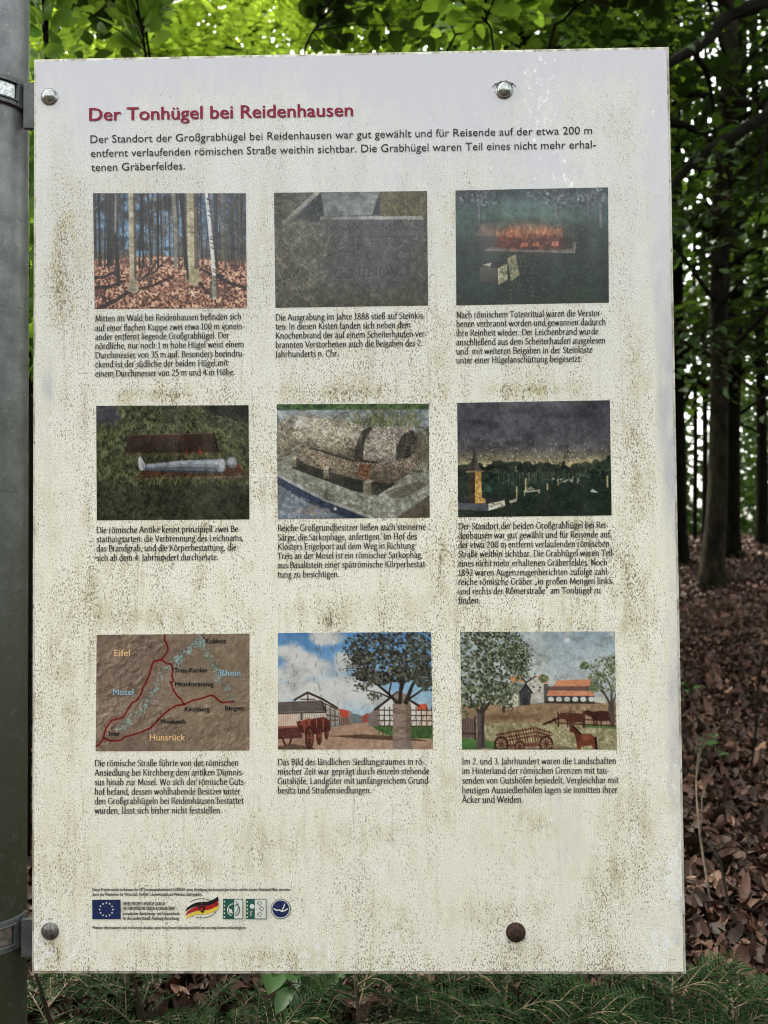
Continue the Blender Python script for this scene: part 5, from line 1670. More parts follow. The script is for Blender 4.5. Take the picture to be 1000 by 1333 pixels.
    for x, y, r in ((.255, .955, .046), (.375, .975, .034), (.545, .95, .046)):
        c.ell(x, y, r, r * 1.5, (58, 32, 30), 1, .10)
        c.ell(x, y, r * .74, r * 1.12, (160, 140, 112), .9, .10)
        for k in range(5):
            a = k * math.pi / 5 + .2
            c.line([(x + r * .8 * math.cos(a), y + r * 1.2 * math.sin(a)), (x - r * .8 * math.cos(a), y - r * 1.2 * math.sin(a))], .006, (74, 40, 36))
        c.ell(x, y, r * .22, r * .3, (96, 54, 48))
    c.line([(.58, .965), (.70, .985)], .010, (120, 112, 96))
    c.poly([(.2, .985), (.7, .985), (.7, 1), (.2, 1)], (60, 46, 38), .5)
    for k in range(150):                                     # dirt flecks
        c.ell(c.r.random(), c.r.random() * .5, .003, .006, (96, 96, 80), .5)
    return c.rgb(.14)


PICS = [
    (pic_forest, ((121.1, 251.6), (320, 251.6), (321.5, 401), (123.5, 402)), 'printed picture of tall bare trees over red fallen leaves'),
    (pic_chest, ((356.8, 251), (556, 248.7), (557.4, 397.5), (358.7, 400.4)), 'printed picture of an inscribed grey stone chest in grass'),
    (pic_pyre, ((593, 248), (791.7, 243.9), (792.7, 393.7), (594.2, 397.3)), 'printed picture of a burning pyre on a dark meadow'),
    (pic_figure, ((125.4, 528.2), (323.7, 527.5), (324.9, 676), (126.2, 677.3)), 'printed picture of a smooth grey figure lying in grass'),
    (pic_sarcophagus, ((360.4, 526.3), (558.2, 525.4), (559.6, 673.7), (361.8, 675.6)), 'printed picture of a rough broken stone sarcophagus'),
    (pic_plain, ((595.2, 524.4), (793.9, 521), (796.3, 670.8), (596.6, 673.2)), 'printed picture of a small tower tomb on a dark plain'),
    (pic_map, ((126, 826.3), (324.9, 824.9), (324.9, 976.8), (124.7, 978)), 'printed brown relief map with dark red roads'),
    (pic_village, ((362, 824), (561.3, 822.7), (563.7, 975), (362, 975.6)), 'printed picture of a village street with wagon and big tree'),
    (pic_farm, ((599.2, 822.5), (800.3, 822), (803.2, 975.6), (601.6, 975.6)), 'printed picture of a farmyard with cattle, horse and hay wagon'),
]
INK_K = .62


def hang_picture(fn, q, label, gain=1.):
    d = fn() / 255.0
    g_ = d.mean(-1, keepdims=True)
    d = np.clip(g_ + (d - g_) * {pic_forest: .86, pic_farm: .95, pic_village: 1.0}.get(fn, 1.04), 0, 1)
    d = np.clip((d - .035) * 1.07, .004, 1) * gain
    img = lin(np.clip(d, 0, 1)) * INK_K
    h, w, _ = img.shape
    c = [board(*p) for p in q]
    u, v = np.meshgrid(np.linspace(0, 1, w), np.linspace(0, 1, h))
    P = [(c[0][k] * (1 - u) + c[1][k] * u) * (1 - v) + (c[3][k] * (1 - u) + c[2][k] * u) * v for k in (0, 1)]
    V = np.stack([P[0], np.full_like(u, -.0004), P[1] + EYE], -1).reshape(-1, 3)
    i = np.arange(w * h).reshape(h, w)
    F = np.stack([i[:-1, :-1], i[1:, :-1], i[1:, 1:], i[:-1, 1:]], -1).reshape(-1, 4)
    o = mesh_obj('printed_picture', V, F, M['print'], SIGN, False, label=label)
    a = o.data.color_attributes.new('ink', 'FLOAT_COLOR', 'POINT')
    a.data.foreach_set('color', np.concatenate([img.reshape(-1, 3), np.ones((w * h, 1))], 1).astype(np.float32).ravel())
    return o


for fn, q, lab in PICS:
    po = hang_picture(fn, q, lab, {pic_forest: 1.24, pic_village: 1.22, pic_farm: 1.20, pic_chest: 1.26, pic_figure: 1.08, pic_sarcophagus: 1.16, pic_plain: 1.12, pic_map: 1.18}.get(fn, 1.))
    if fn is pic_map:
        def mp(u, v):
            return 126 + 198.6 * u - 1.2 * v, 826 + 151.5 * v
        rows = [('Koblenz', .715, .075, .85), ('Treis-Karden', .512, .325, .725), ('Mittelstrimmig', .518, .445, .768), ('Kirchberg', .582, .660, .745), ('Bingen', .848, .650, .966), ('Wederath', .424, .765, .585), ('Trier', .08, .872, .158)]
        for t, a, v, b in rows:
            sans_block('place_name', [(t, mp(a, v)[0], mp(a, v)[1], mp(b, v)[0], 5.8)], M['ink_black'], po, bold=.03)
        for t, a, v, b in (('Eifel', .117, .185, .22), ('Hunsrück', .355, .91, .585)):
            sans_block('region_name', [(t, mp(a, v)[0], mp(a, v)[1], mp(b, v)[0], 8.2)], M['ink_orange'], po, bold=.015)
        for t, a, v, b in (('Mosel', .113, .52, .245), ('Rhein', .812, .355, .945)):
            sans_block('river_name', [(t, mp(a, v)[0], mp(a, v)[1], mp(b, v)[0], 8.0)], M['ink_blue'], po, bold=.012)
# ------------------------------------------------------------------ post, clamps, bolts of the sign
def build_post():
    px, py = POLE
    z0 = float(gz(px, py))
    mb = MB()
    mb.tube([(px, py, z0 - .3), (px, py, .8), (px, py, 1.6), (px, py, 2.35)], PR, 40)
    post = mb.build('post', M['galv'], SIGN)
    mb = MB()
    mb.lathe([(PR + .0025, -.02), (PR + .003, .004), (PR * .8, .013), (PR * .3, .017)], (px, py, 2.35), 'Z', 32, 1)
    mb.build('post_cap', M['clamp'], post)
    toc = math.atan2(CAM_POS[1] - py, CAM_POS[0] - px)        # the side of the post that faces the path

    def patch(mb, a0, a1, z0, z1, r0, r1, n=14):
        """A curved block between two angles (degrees, from the path side towards the board)."""
        V, Fc = [], []
        for k in range(n + 1):
            a = toc + math.radians(a0 + (a1 - a0) * k / n)
            for r, z in ((r0, z0), (r1, z0), (r1, z1), (r0, z1)):
                V.append((px + r * math.cos(a), py + r * math.sin(a), z))
        for k in range(n):
            b = k * 4
            for j in range(4):
                j2 = (j + 1) % 4
                Fc.append((b + j, b + 4 + j, b + 4 + j2, b + j2))
        Fc += [(0, 1, 2, 3), (n * 4 + 3, n * 4 + 2, n * 4 + 1, n * 4)]
        mb.add(V, Fc)

    for zt, zb, lab, plate in ((board(20, 98)[1] + EYE, board(20, 134)[1] + EYE, 'upper clamp with a bright strip in its slot', 'zinc'),
                               (board(20, 1199)[1] + EYE, board(20, 1241)[1] + EYE, 'lower clamp with a dull reddish strip in its slot', 'rust_plate')):
        h = zt - zb
        mb = MB()
        ri, ro = PR + .0006, PR + .0052
        s0, s1, t = -24, 30, h * .19
        patch(mb, -200, s0, zb, zt, ri, ro, 30)               # round the back
        patch(mb, s1, 62, zb, zt, ri, ro)
        patch(mb, s0, s1, zb, zb + t, ri, ro)
        patch(mb, s0, s1, zt - t, zt, ri, ro)
        # raised lip round the slot
        patch(mb, s0 - 4, s1 + 5, zb + t * .8, zb + t * 1.15, ro - .0004, ro + .0016)
        patch(mb, s0 - 4, s1 + 5, zt - t * 1.15, zt - t * .8, ro - .0004, ro + .0016)
        patch(mb, s1 + 1, s1 + 5, zb + t * 1.15, zt - t * 1.15, ro - .0004, ro + .0016, 4)
        cl = mb.build('clamp', M['clamp'], SIGN, label=lab)
        bv = cl.modifiers.new('bevel', 'BEVEL')
        bv.width = .0007
        bv.segments = 2
        bv.limit_method = 'ANGLE'
        mb = MB()
        patch(mb, s0 - 3, s1 - 2, zb + t * 1.1, zt - t * 1.1, PR + .0008, PR + .0030)
        mb.build('slot_strip', M[plate], cl)
        # the ear that carries the board: bent out from the ring, taller at its foot
        mb = MB()
        dz = .024 if plate == 'zinc' else .006
        ang = toc + math.radians(58)
        ex, ey = px + PR * math.cos(ang), py + PR * math.sin(ang)
        xs = [ex - .002, ex + .004, px + PR + .006, px + PR + .018, -BW + .03]
        ys = [ey - .004, ey - .002, .010, .0105, .0105]
        V, Fc = [], []
        for k in range(5):
            lo = zb - dz * sstep(0, 2, k) - (.004 if k else 0)
            hi = zt - .004 * sstep(0, 2, k)
            V += [(xs[k], ys[k], lo), (xs[k], ys[k] + .006, lo), (xs[k], ys[k] + .006, hi), (xs[k], ys[k], hi)]
        for k in range(4):
            for j in range(4):
                j2 = (j + 1) % 4
                Fc.append((k * 4 + j, k * 4 + 4 + j, k * 4 + 4 + j2, k * 4 + j2))
        Fc += [(0, 1, 2, 3), (19, 18, 17, 16)]
        mb.add(V, Fc)
        mb.build('ear', M['clamp'], cl)
        zc = (zt + zb) / 2
        mb = MB()
        mb.box(-BW + .02, BW * .62, .0095, .0345, zc - .02, zc + .02)
        r_ = mb.build('rail', M['clamp'], SIGN, label='flat metal rail across the back of the board')
        r_.modifiers.new('bevel', 'BEVEL').width = .002


def _rustplate():
    N = NT('dull_slot_strip')
    n = N.noise(N.obj(), 180, 4)
    N.bsdf(N.mix(N.step(n, .35, .65), (.09, .072, .062, 1), (.17, .15, .13, 1)), .6, .3)
    return N.m


M['rust_plate'] = _rustplate()
build_post()


def bolt(px, py, r, mat, lab, top=True, arcs=None):
    x, z = board(px, py)
    c = (x, -.0003, z + EYE)
    mb = MB()
    mb.lathe([(r * 1.16, 0), (r * 1.16, .0008), (r * 1.0, .0012), (r * .99, .0020), (r * .93, .0036), (r * .78, .0052), (r * .52, .0064), (r * .22, .0070), (r * .02, .0071)], c, 'Y', 32)
    b = mb.build('bolt', mat, SIGN, label=lab)
    if arcs:
        mb = MB()                                             # the film round the bolt has buckled into a thin ridge
        for a0, a1, rr, flat in arcs:
            pts = []
            for k in range(11):
                t = k / 10
                a = math.radians(a0 + (a1 - a0) * t)
                pts.append((c[0] + rr * math.cos(a), -.0009, c[2] + rr * flat * math.sin(a)))
            rad = [.00015 + .00095 * math.sin(math.pi * k / 10) for k in range(11)]
            mb.tube(pts, rad, 6)
        mb.build('buckled_film', M['film'], b)
    return b


def _film():
    N = NT('buckled_film')
    n = N.noise(N.obj(), 300, 2)
    N.bsdf(N.mix(N.step(n, .35, .6), (.16, .155, .14, 1), (.62, .61, .62, 1)), .25)
    return N.m


M['film'] = _film()
bolt(64.5, 126, .0098, M['bolt'], 'shiny domed bolt near the upper left corner')
bolt(656.5, 117.5, .0100, M['bolt'], 'shiny domed bolt under a buckled eyelid of film', arcs=[(18, 162, .0165, .72), (30, 150, .0125, 1.0)])
bolt(65.5, 1212, .0098, M['bolt_dull'], 'dull grey domed bolt above a mossy stain')
bolt(671.5, 1213.5, .0108, M['rust'], 'rusty brown domed bolt with buckled film below', arcs=[(205, 245, .0150, 1.0), (300, 350, .0150, .9)])


# ------------------------------------------------------------------ leaves, twigs, trees
def leaf_arrays(pos, ax, nr, ln, wd, fold=.18):
    """Six-point leaves folded along the midrib -> vertices, quads."""
    pos, ax, nr = np.asarray(pos), np.asarray(ax), np.asarray(nr)
    ax = ax / (np.linalg.norm(ax, axis=1, keepdims=True) + 1e-9)
    nr = nr - ax * (nr * ax).sum(1, keepdims=True)
    nr = nr / (np.linalg.norm(nr, axis=1, keepdims=True) + 1e-9)
    sd = np.cross(ax, nr)
    ln, wd = np.asarray(ln)[:, None], np.asarray(wd)[:, None]
    P = [pos,
         pos + ax * ln * .30 + sd * wd * .46 + nr * wd * fold,
         pos + ax * ln * .66 + sd * wd * .42 + nr * wd * fold * .8,
         pos + ax * ln - nr * ln * .08,
         pos + ax * ln * .66 - sd * wd * .42 + nr * wd * fold * .8,
         pos + ax * ln * .30 - sd * wd * .46 + nr * wd * fold]
    V = np.stack(P, 1).reshape(-1, 3)
    b = np.arange(len(pos))[:, None] * 6
    F = np.concatenate([b + [0, 1, 2, 3], b + [0, 3, 4, 5]], 0)
    return V, F


def fine_leaves(pos, ax, nr, ln, wd, fold=.2, curl=.25):
    """Near leaves: a rounded eleven-point outline, folded at the midrib and curled lengthwise -> vertices, triangles."""
    pos, ax, nr = np.asarray(pos, float), np.asarray(ax, float), np.asarray(nr, float)
    ax = ax / (np.linalg.norm(ax, axis=1, keepdims=True) + 1e-9)
    nr = nr - ax * (nr * ax).sum(1, keepdims=True)
    nr = nr / (np.linalg.norm(nr, axis=1, keepdims=True) + 1e-9)
    sd = np.cross(ax, nr)
    k = len(pos)
    ln, wd = np.asarray(ln, float)[:, None], np.asarray(wd, float)[:, None]
    cu = (RNG.normal(0, 1, (k, 1)) * curl)
    cs = (RNG.normal(0, .6, (k, 1)) * curl)
    fo = fold * RNG.uniform(.2, 1.5, (k, 1))
    P = [pos]
    for t, w in ((.2, .36), (.48, .5), (.78, .33)):
        mid = pos + ax * ln * t + nr * ln * (cu * t * t)
        tilt = cs * t
        for s in (1, 0, -1):
            P.append(mid + sd * wd * w * s + nr * wd * (fo * abs(s) * w * 2 + tilt * s))
    P.append(pos + ax * ln * .985 + nr * ln * cu)
    V = np.stack(P, 1).reshape(-1, 3)
    T = [(0, 1, 2), (0, 2, 3)]
    for a in (1, 4):
        T += [(a, a + 3, a + 4), (a, a + 4, a + 1), (a + 1, a + 4, a + 5), (a + 1, a + 5, a + 2)]
    T += [(7, 10, 8), (8, 10, 9)]
    b = (np.arange(k) * 11)[:, None, None]
    return V, (b + np.array(T)[None]).reshape(-1, 3)


def spray(p, d, ln, k, size, droop=.25, flat=.25, jit=.4):
    """k leaves set alternately along a drooping twig; returns pos, axis, normal, length and the twig's points."""
    d = np.array(d, float)
    d = d / np.linalg.norm(d)
    side = np.cross(d, [0, 0, 1])
    if np.linalg.norm(side) < .1:
        side = np.array([1., 0, 0])
    side /= np.linalg.norm(side)
    up = np.cross(side, d)
    t = (np.arange(k) + RNG.random(k)) / k
    pts = p + d * (t * ln)[:, None] - np.array([0, 0, 1]) * (droop * ln * t ** 2)[:, None]
    s = np.where(np.arange(k) % 2 == 0, 1, -1)
    off = side * (s * ln * .16 * RNG.random(k) * (1 - .4 * t))[:, None]
    ax = d * .65 + side * (s * .8)[:, None] + RNG.normal(0, jit * .5, (k, 3)) - np.array([0, 0, .25])
    nr = up + RNG.normal(0, flat, (k, 3))
    tw = [p + d * ln * q - np.array([0, 0, droop * ln * q * q]) for q in (0, .35, .7, 1)]
    return pts + off, ax, nr, size * RNG.uniform(.65, 1.2, k), tw


def curve_pts(P, n):
    P = [np.array(p, float) for p in P]
    q = [2 * P[0] - P[1]] + P + [2 * P[-1] - P[-2]]
    out = []
    m = len(P) - 1
    for i in range(n + 1):
        f = i / n * m
        k = min(int(f), m - 1)
        t = f - k
        a, b, c, d = q[k:k + 4]
        out.append(.5 * (2 * b + (c - a) * t + (2 * a - 5 * b + 4 * c - d) * t * t + (3 * b - a - 3 * c + d) * t ** 3))
    return out


class Crown:
    def __init__(s):
        s.p, s.a, s.n, s.l = [], [], [], []

    def add(s, sp):
        s.p.append(sp[0])
        s.a.append(sp[1])
        s.n.append(sp[2])
        s.l.append(sp[3])

    def build(s, name, mat, parent, wr=.62, fine=False):
        p, a, n, l = (np.concatenate(x) for x in (s.p, s.a, s.n, s.l))
        V, F = (fine_leaves if fine else leaf_arrays)(p, a, n, l, l * wr)
        return mesh_obj(name, V, F, mat, parent, fine)


def sprays_along(cr, tw, pts, n, size, k=16, ln=(.5, 1.1), t0=.25, rad=.004, spread=1.0, dens=1.):
    """n leafy twigs leaving a limb."""
    for i in range(n):
        t = t0 + (1 - t0) * RNG.random()
        f = t * (len(pts) - 1)
        q = min(int(f), len(pts) - 2)
        p = pts[q] + (pts[q + 1] - pts[q]) * (f - q)
        d = pts[q + 1] - pts[q]
        d = d / (np.linalg.norm(d) + 1e-9)
        a = RNG.uniform(-1.3, 1.3) * spread
        c, s_ = math.cos(a), math.sin(a)
        d = np.array([d[0] * c - d[1] * s_, d[0] * s_ + d[1] * c, d[2] * .5 + RNG.normal(.02, .22)])
        L = RNG.uniform(*ln)
        sp = spray(p, d, L, int(k * L / ln[1] + 4), size)
        cr.add(sp)
        if tw is not None:
            tw.tube(sp[4], [rad, rad * .8, rad * .5, rad * .2], 4, cap=False)


def beech(label, path, radii, limbs, leafmat, size=.1, group=None, per=9, k=16, bark='bark', upper=None, flare=True, twigs=True, name='beech_tree', upsize=.2, finecrown=False):
    """path: trunk points; limbs: (points, radius, sprays, leaf size or None)."""
    path = [np.array(p, float) for p in path]
    base = path[0].copy()
    base[2] = float(gz(base[0], base[1]))
    root = empty(name, tuple(base), label=label, cat='tree', group=group)
    mb = MB()
    pts = curve_pts(path, 22)
    f = np.linspace(0, 1, 23)
    rr = np.interp(f, np.linspace(0, 1, len(radii)), radii)
    if flare:
        hgt = np.array([p[2] - base[2] for p in pts])
        rr = rr * (1 + .6 * np.exp(-np.clip(hgt, 0, 9) / .16))
    pts[0][2] -= .25
    mb.tube(pts, rr, 14, .035, int(abs(base[0] * 97 + base[1] * 31)))
    if flare:
        for i in range(6):                                    # surface roots
            a = i * 1.05 + RNG.random()
            d = np.array([math.cos(a), math.sin(a), 0])
            L = radii[0] * RNG.uniform(1.7, 2.5)
            q = [base + d * radii[0] * .7 + [0, 0, radii[0] * .8], base + d * radii[0] * 1.3 + [0, 0, radii[0] * .35], base + d * L + [0, 0, -.05]]
            mb.tube(curve_pts(q, 5), np.linspace(radii[0] * .42, radii[0] * .12, 6), 7, .05, i)
    mb.build('trunk', M[bark], root)
    cr = Crown()
    for lp, lr, ns, sz in limbs:
        lpts = curve_pts(lp, 12)
        lm = MB()
        lm.tube(lpts, [lr * (1 - .75 * q / 12) for q in range(13)], 8, .06, int(lr * 1e4) % 89)
        if ns:
            sprays_along(cr, lm if twigs else None, lpts, ns, sz or size, k)
        lm.build('limb', M[bark], root)
    if upper:                                                 # the high crown: limbs spreading from the upper trunk
        z0, z1, R, nl, ns = upper
        top = path[-1]
        for i in range(nl):
            t = (i + RNG.random()) / nl
            z = z0 + (z1 - z0) * t
            f_ = np.clip((z - path[0][2]) / (top[2] - path[0][2]), 0, 1) * 22
            p0 = pts[int(min(f_, 21))]
            a = i * 2.4 + RNG.random()
            L = R * (1 - .55 * t) * RNG.uniform(.75, 1.15)
            d = np.array([math.cos(a), math.sin(a), 0])
            lp = [p0, p0 + d * L * .4 + [0, 0, L * .22], p0 + d * L * .75 + [0, 0, L * .26], p0 + d * L + [0, 0, L * .16]]
            lpts = curve_pts(lp, 8)
            lm = MB()
            lm.tube(lpts, [(.015 + radii[-1] * .3) * (1 - .85 * q / 8) for q in range(9)], 6, .05, i)
            lm.build('limb', M[bark], root)
            sprays_along(cr, None, lpts, ns, upsize if z > 6 else size, 14 if z > 6 else k, (.8, 1.7), .2)
    if cr.p:
        cr.build('crown', M[leafmat], root, fine=finecrown)
    return root


def on_ground(px, depth, dz=0.):
    p = at(px, 690, depth)
    return np.array([p[0], p[1], float(gz(p[0], p[1])) + dz])


def trunk_px(pts, depth, top):
    """Trunk seen at these places of the photograph, then going up to a height."""
    r = [at(x, y, depth) for x, y in pts]
    r[0][2] = float(gz(r[0][0], r[0][1]))
    d = (r[-1] - r[-2])
    d = d / d[2]
    d = np.array([d[0] * .3, d[1] * .3, 1])
    r.append(r[-1] + d * (top - r[-1][2]))
    return r


def P(px, py, d):
    return at(px, py, d)


# -- the trees beside the board's right edge
beech('mossy beech with flared foot just right of the board', trunk_px([(925, 752), (934, 640), (936, 520), (936, 400), (942, 220), (950, 40)], 8.2, 15), [.118, .098, .092, .095, .10, .085, .04],
      [([P(936, 400, 8.2), P(985, 350, 7.6), P(1060, 330, 7.0), P(1150, 345, 6.4)], .014, 12, .075),
       ([P(940, 300, 8.2), P(905, 240, 7.8), P(850, 210, 7.2), P(760, 200, 6.8)], .016, 12, .075),
       ([P(947, 130, 8.2), P(990, 60, 7.4), P(1060, 20, 6.6)], .02, 14, .075),
       ([P(936, 460, 8.2), P(915, 440, 7.6), P(880, 430, 7.0), P(800, 440, 6.6)], .012, 8, .07)],
      'leaf_shaded', .09, upper=(5.5, 14, 4.2, 14, 22))
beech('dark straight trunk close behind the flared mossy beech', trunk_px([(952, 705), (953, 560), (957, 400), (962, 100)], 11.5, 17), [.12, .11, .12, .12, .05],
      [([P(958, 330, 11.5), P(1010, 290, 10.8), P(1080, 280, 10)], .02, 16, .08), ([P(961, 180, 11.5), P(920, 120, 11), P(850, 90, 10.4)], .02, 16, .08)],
      'leaf_shaded', .09, bark='bark_dark', upper=(5, 16, 4.4, 14, 20))
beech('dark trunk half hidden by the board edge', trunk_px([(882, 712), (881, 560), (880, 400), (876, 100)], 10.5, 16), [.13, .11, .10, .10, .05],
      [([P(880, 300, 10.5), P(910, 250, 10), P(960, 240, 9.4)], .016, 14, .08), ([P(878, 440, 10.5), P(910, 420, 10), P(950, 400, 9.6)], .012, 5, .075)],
      'leaf_shaded', .09, bark='bark_dark', upper=(5, 15, 4.2, 12, 20))
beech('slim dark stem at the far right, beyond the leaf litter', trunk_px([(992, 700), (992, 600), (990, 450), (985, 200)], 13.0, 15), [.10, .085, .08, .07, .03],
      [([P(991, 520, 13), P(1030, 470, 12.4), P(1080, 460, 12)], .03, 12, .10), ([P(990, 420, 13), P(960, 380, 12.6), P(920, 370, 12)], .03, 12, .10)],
      'leaf_shaded', .10, bark='bark_dark', upper=(4, 14, 3.2, 12, 16))
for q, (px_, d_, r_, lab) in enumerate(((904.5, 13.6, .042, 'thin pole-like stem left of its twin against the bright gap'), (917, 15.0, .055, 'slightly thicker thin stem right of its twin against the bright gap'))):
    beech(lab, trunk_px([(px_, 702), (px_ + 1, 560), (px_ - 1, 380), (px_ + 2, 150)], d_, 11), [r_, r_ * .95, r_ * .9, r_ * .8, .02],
          [([P(px_, 500, d_), P(px_ + 20 - 40 * q, 470, d_ - .4), P(px_ + 45 - 90 * q, 466, d_ - .6)], .015, 5, .09)], 'leaf_shaded', .09, bark='bark_dark', upper=(5, 10.5, 2.2, 8, 9),
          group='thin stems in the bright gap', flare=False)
# -- the old beech beyond the frame on the right, its dark limbs reaching in
g0 = on_ground(1235, 5.2)
old = [g0, g0 + [.02, 0, 1.5], g0 + [-.05, .1, 3.4], g0 + [.1, .2, 7], g0 + [0, .3, 14]]
beech('old beech off the right edge whose dark limbs droop behind the board', old, [.30, .27, .25, .2, .06],
      [([old[2] + [0, 0, .3], P(1080, -40, 4.6), P(1000, 4, 4.2), P(948, 18, 4.1), P(925, 48, 4.0), P(868, 84, 3.8), P(790, 118, 3.6)], .062, 4, .07),
       ([P(948, 18, 4.1), P(930, -20, 4.0), P(900, -60, 4.0)], .035, 2, .07),
       ([P(918, 55, 4.0), P(906, 72, 4.3), P(921, 96, 4.6), P(928, 140, 4.8), P(930, 180, 4.9)], .022, 2, .07),
       ([old[1] + [0, 0, 1.0], P(1060, 112, 4.4), P(1000, 150, 4.1), P(955, 176, 4.0), P(905, 208, 3.9), P(870, 246, 3.8), P(800, 282, 3.6)], .046, 4, .07),
       ([P(966, 168, 4.1), P(935, 212, 4.0), P(912, 220, 3.9), P(885, 208, 3.9)], .012, 2, .075),
       ([P(1010, 140, 4.2), P(994, 190, 4.1), P(985, 255, 4.0), P(955, 312, 4.0), P(918, 346, 3.9)], .012, 2, .075),
       ([P(862, 157, 4.6), P(890, 163, 4.7), P(916, 173, 4.9), P(940, 165, 5.2)], .030, 2, .075),
       ([P(1000, 400, 5.0), P(950, 415, 4.8), P(905, 440, 4.6), P(860, 470, 4.4)], .008, 4, .07)],
      'leaf_shaded', .07, bark='bark_dark', upper=(7, 13, 5.2, 16, 30), finecrown=True)
# -- beeches behind the board, seen over its top edge
back = [
    ('tall sunlit beech rising behind the board, second from the post', 190, 7.4, .20, 'leaf_sunlit', 13),
    ('slim sunlit beech behind the left part of the board', 335, 9.8, .15, 'leaf_sunlit', 15),
    ('beech behind the middle of the board with lush low leaves', 520, 8.4, .19, 'leaf_sunlit', 15),
    ('narrow sunlit beech left of the slim one, its leaves over the title', 255, 11.0, .14, 'leaf_sunlit', 14),
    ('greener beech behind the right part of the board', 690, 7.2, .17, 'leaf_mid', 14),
    ('shaded beech behind the upper right corner of the board', 800, 10.2, .2, 'leaf_shaded', 16),
    ('sunlit beech far behind the steel post', 40, 12.0, .18, 'leaf_sunlit', 15)]
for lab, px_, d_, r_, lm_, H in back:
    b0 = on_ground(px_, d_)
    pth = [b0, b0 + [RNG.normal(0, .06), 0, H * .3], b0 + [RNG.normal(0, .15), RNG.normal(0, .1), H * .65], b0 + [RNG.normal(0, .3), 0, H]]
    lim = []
    for q in range(14 if lm_ == 'leaf_sunlit' else 9):         # low leafy limbs that show above the board's top edge
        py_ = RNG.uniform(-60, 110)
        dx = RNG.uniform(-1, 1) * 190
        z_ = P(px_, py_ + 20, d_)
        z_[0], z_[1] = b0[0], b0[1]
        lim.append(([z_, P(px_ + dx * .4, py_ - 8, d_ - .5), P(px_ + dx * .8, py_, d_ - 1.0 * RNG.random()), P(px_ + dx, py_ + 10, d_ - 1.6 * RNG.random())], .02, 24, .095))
    beech(lab, pth, [r_, r_ * .85, r_ * .6, .04], lim, lm_, .095, upper=(H * .62, H * .97, 2.2 if lm_ == 'leaf_sunlit' else 3.6, 6 if lm_ == 'leaf_sunlit' else 13, 7 if lm_ == 'leaf_sunlit' else 20), twigs=True)
for lab, x_, y_, H in (('mid-shade beech left of the steel post, outside the wood edge', -3.6, 5.4, 14), ('mid-shade beech far left behind the first one', -6.4, 9.5, 15)):
    b0 = np.array([x_, y_, float(gz(x_, y_))])
    beech(lab, [b0, b0 + [.1, 0, H * .4], b0 + [0, .2, H * .7], b0 + [-.2, 0, H]], [.2, .17, .12, .05],
          [([b0 + [0, 0, 2.2], b0 + [-.8, -.5, 2.8], b0 + [-1.8, -1, 2.7]], .02, 12, .095), ([b0 + [0, 0, 3], b0 + [-.6, .7, 3.5], b0 + [-1.4, 1.6, 3.5]], .02, 12, .095)], 'leaf_mid', .1, upper=(3.6, H * .97, 2.8, 12, 14))
# -- trees outside the frame on the right that keep the wood dark
for lab, x_, y_, H in (('unseen beech added for shade, far right, out past the old beech', 7.2, 7.0, 16), ('unseen beech added for shade, right of the dark straight trunk', 9.0, 12.5, 17)):
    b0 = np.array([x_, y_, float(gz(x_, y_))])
    beech(lab, [b0, b0 + [.1, 0, H * .4], b0 + [0, .2, H * .7], b0 + [.2, 0, H]], [.24, .2, .15, .05], [], 'leaf_shaded', .1, upper=(6, H * .97, 4.6, 16, 22), bark='bark_dark')


# -- young beeches right behind the board: thin dark stems with big leaves
def sapling(label, pts, r, n, mat, size, ln=(.22, .5), t0=.4, k=9, group='young beeches behind the board'):
    lp = curve_pts(pts, 14)
    base = lp[0].copy()
    root = empty('beech_sapling', tuple(base), label=label, cat='sapling', group=group)
    mb = MB()
    mb.tube(lp, [r * (1 - .7 * q / 14) for q in range(15)], 7, .05, int(abs(base[0]) * 100))
    cr = Crown()
    sprays_along(cr, mb, lp, n, size, k, ln, t0, .0028, 1.5)
    mb.build('stem', M['bark_dark'], root)
    cr.build('leaves', M[mat], root, .66, True)
    return root


def sap_pts(px, d, tops):
    g = on_ground(px, d, -.03)
    return [g] + [P(x, y, d) for x, y in tops]


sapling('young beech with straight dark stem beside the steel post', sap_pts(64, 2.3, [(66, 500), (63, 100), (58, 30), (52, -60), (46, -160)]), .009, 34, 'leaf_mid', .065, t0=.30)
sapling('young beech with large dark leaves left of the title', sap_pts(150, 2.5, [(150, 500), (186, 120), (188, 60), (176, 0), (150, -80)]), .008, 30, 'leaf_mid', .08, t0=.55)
sapling('young beech leaning left with dark hanging leaves', sap_pts(230, 2.7, [(215, 500), (200, 120), (180, 20), (150, 0), (110, -30)]), .007, 22, 'leaf_shaded', .075, t0=.6)
sapling('young beech with a dark leaf cluster above the title end', sap_pts(395, 2.9, [(400, 500), (392, 110), (420, 20), (440, -60)]), .008, 26, 'leaf_shaded', .08, t0=.62)
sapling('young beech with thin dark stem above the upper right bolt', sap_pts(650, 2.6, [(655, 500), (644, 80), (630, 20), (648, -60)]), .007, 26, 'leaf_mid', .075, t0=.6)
sapling('young beech arching over the right end of the top edge', sap_pts(760, 2.9, [(748, 500), (715, 90), (740, 20), (790, -30), (850, -60)]), .009, 34, 'leaf_shaded', .08, t0=.58)
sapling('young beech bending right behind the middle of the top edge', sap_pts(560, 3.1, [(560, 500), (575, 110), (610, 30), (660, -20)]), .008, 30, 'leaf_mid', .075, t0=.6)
sapling('low leafy young beech in the gap beside the post', sap_pts(38, 2.0, [(40, 620), (38, 480), (36, 330), (38, 200)]), .006, 34, 'leaf_mid', .07, (.15, .32), .15)

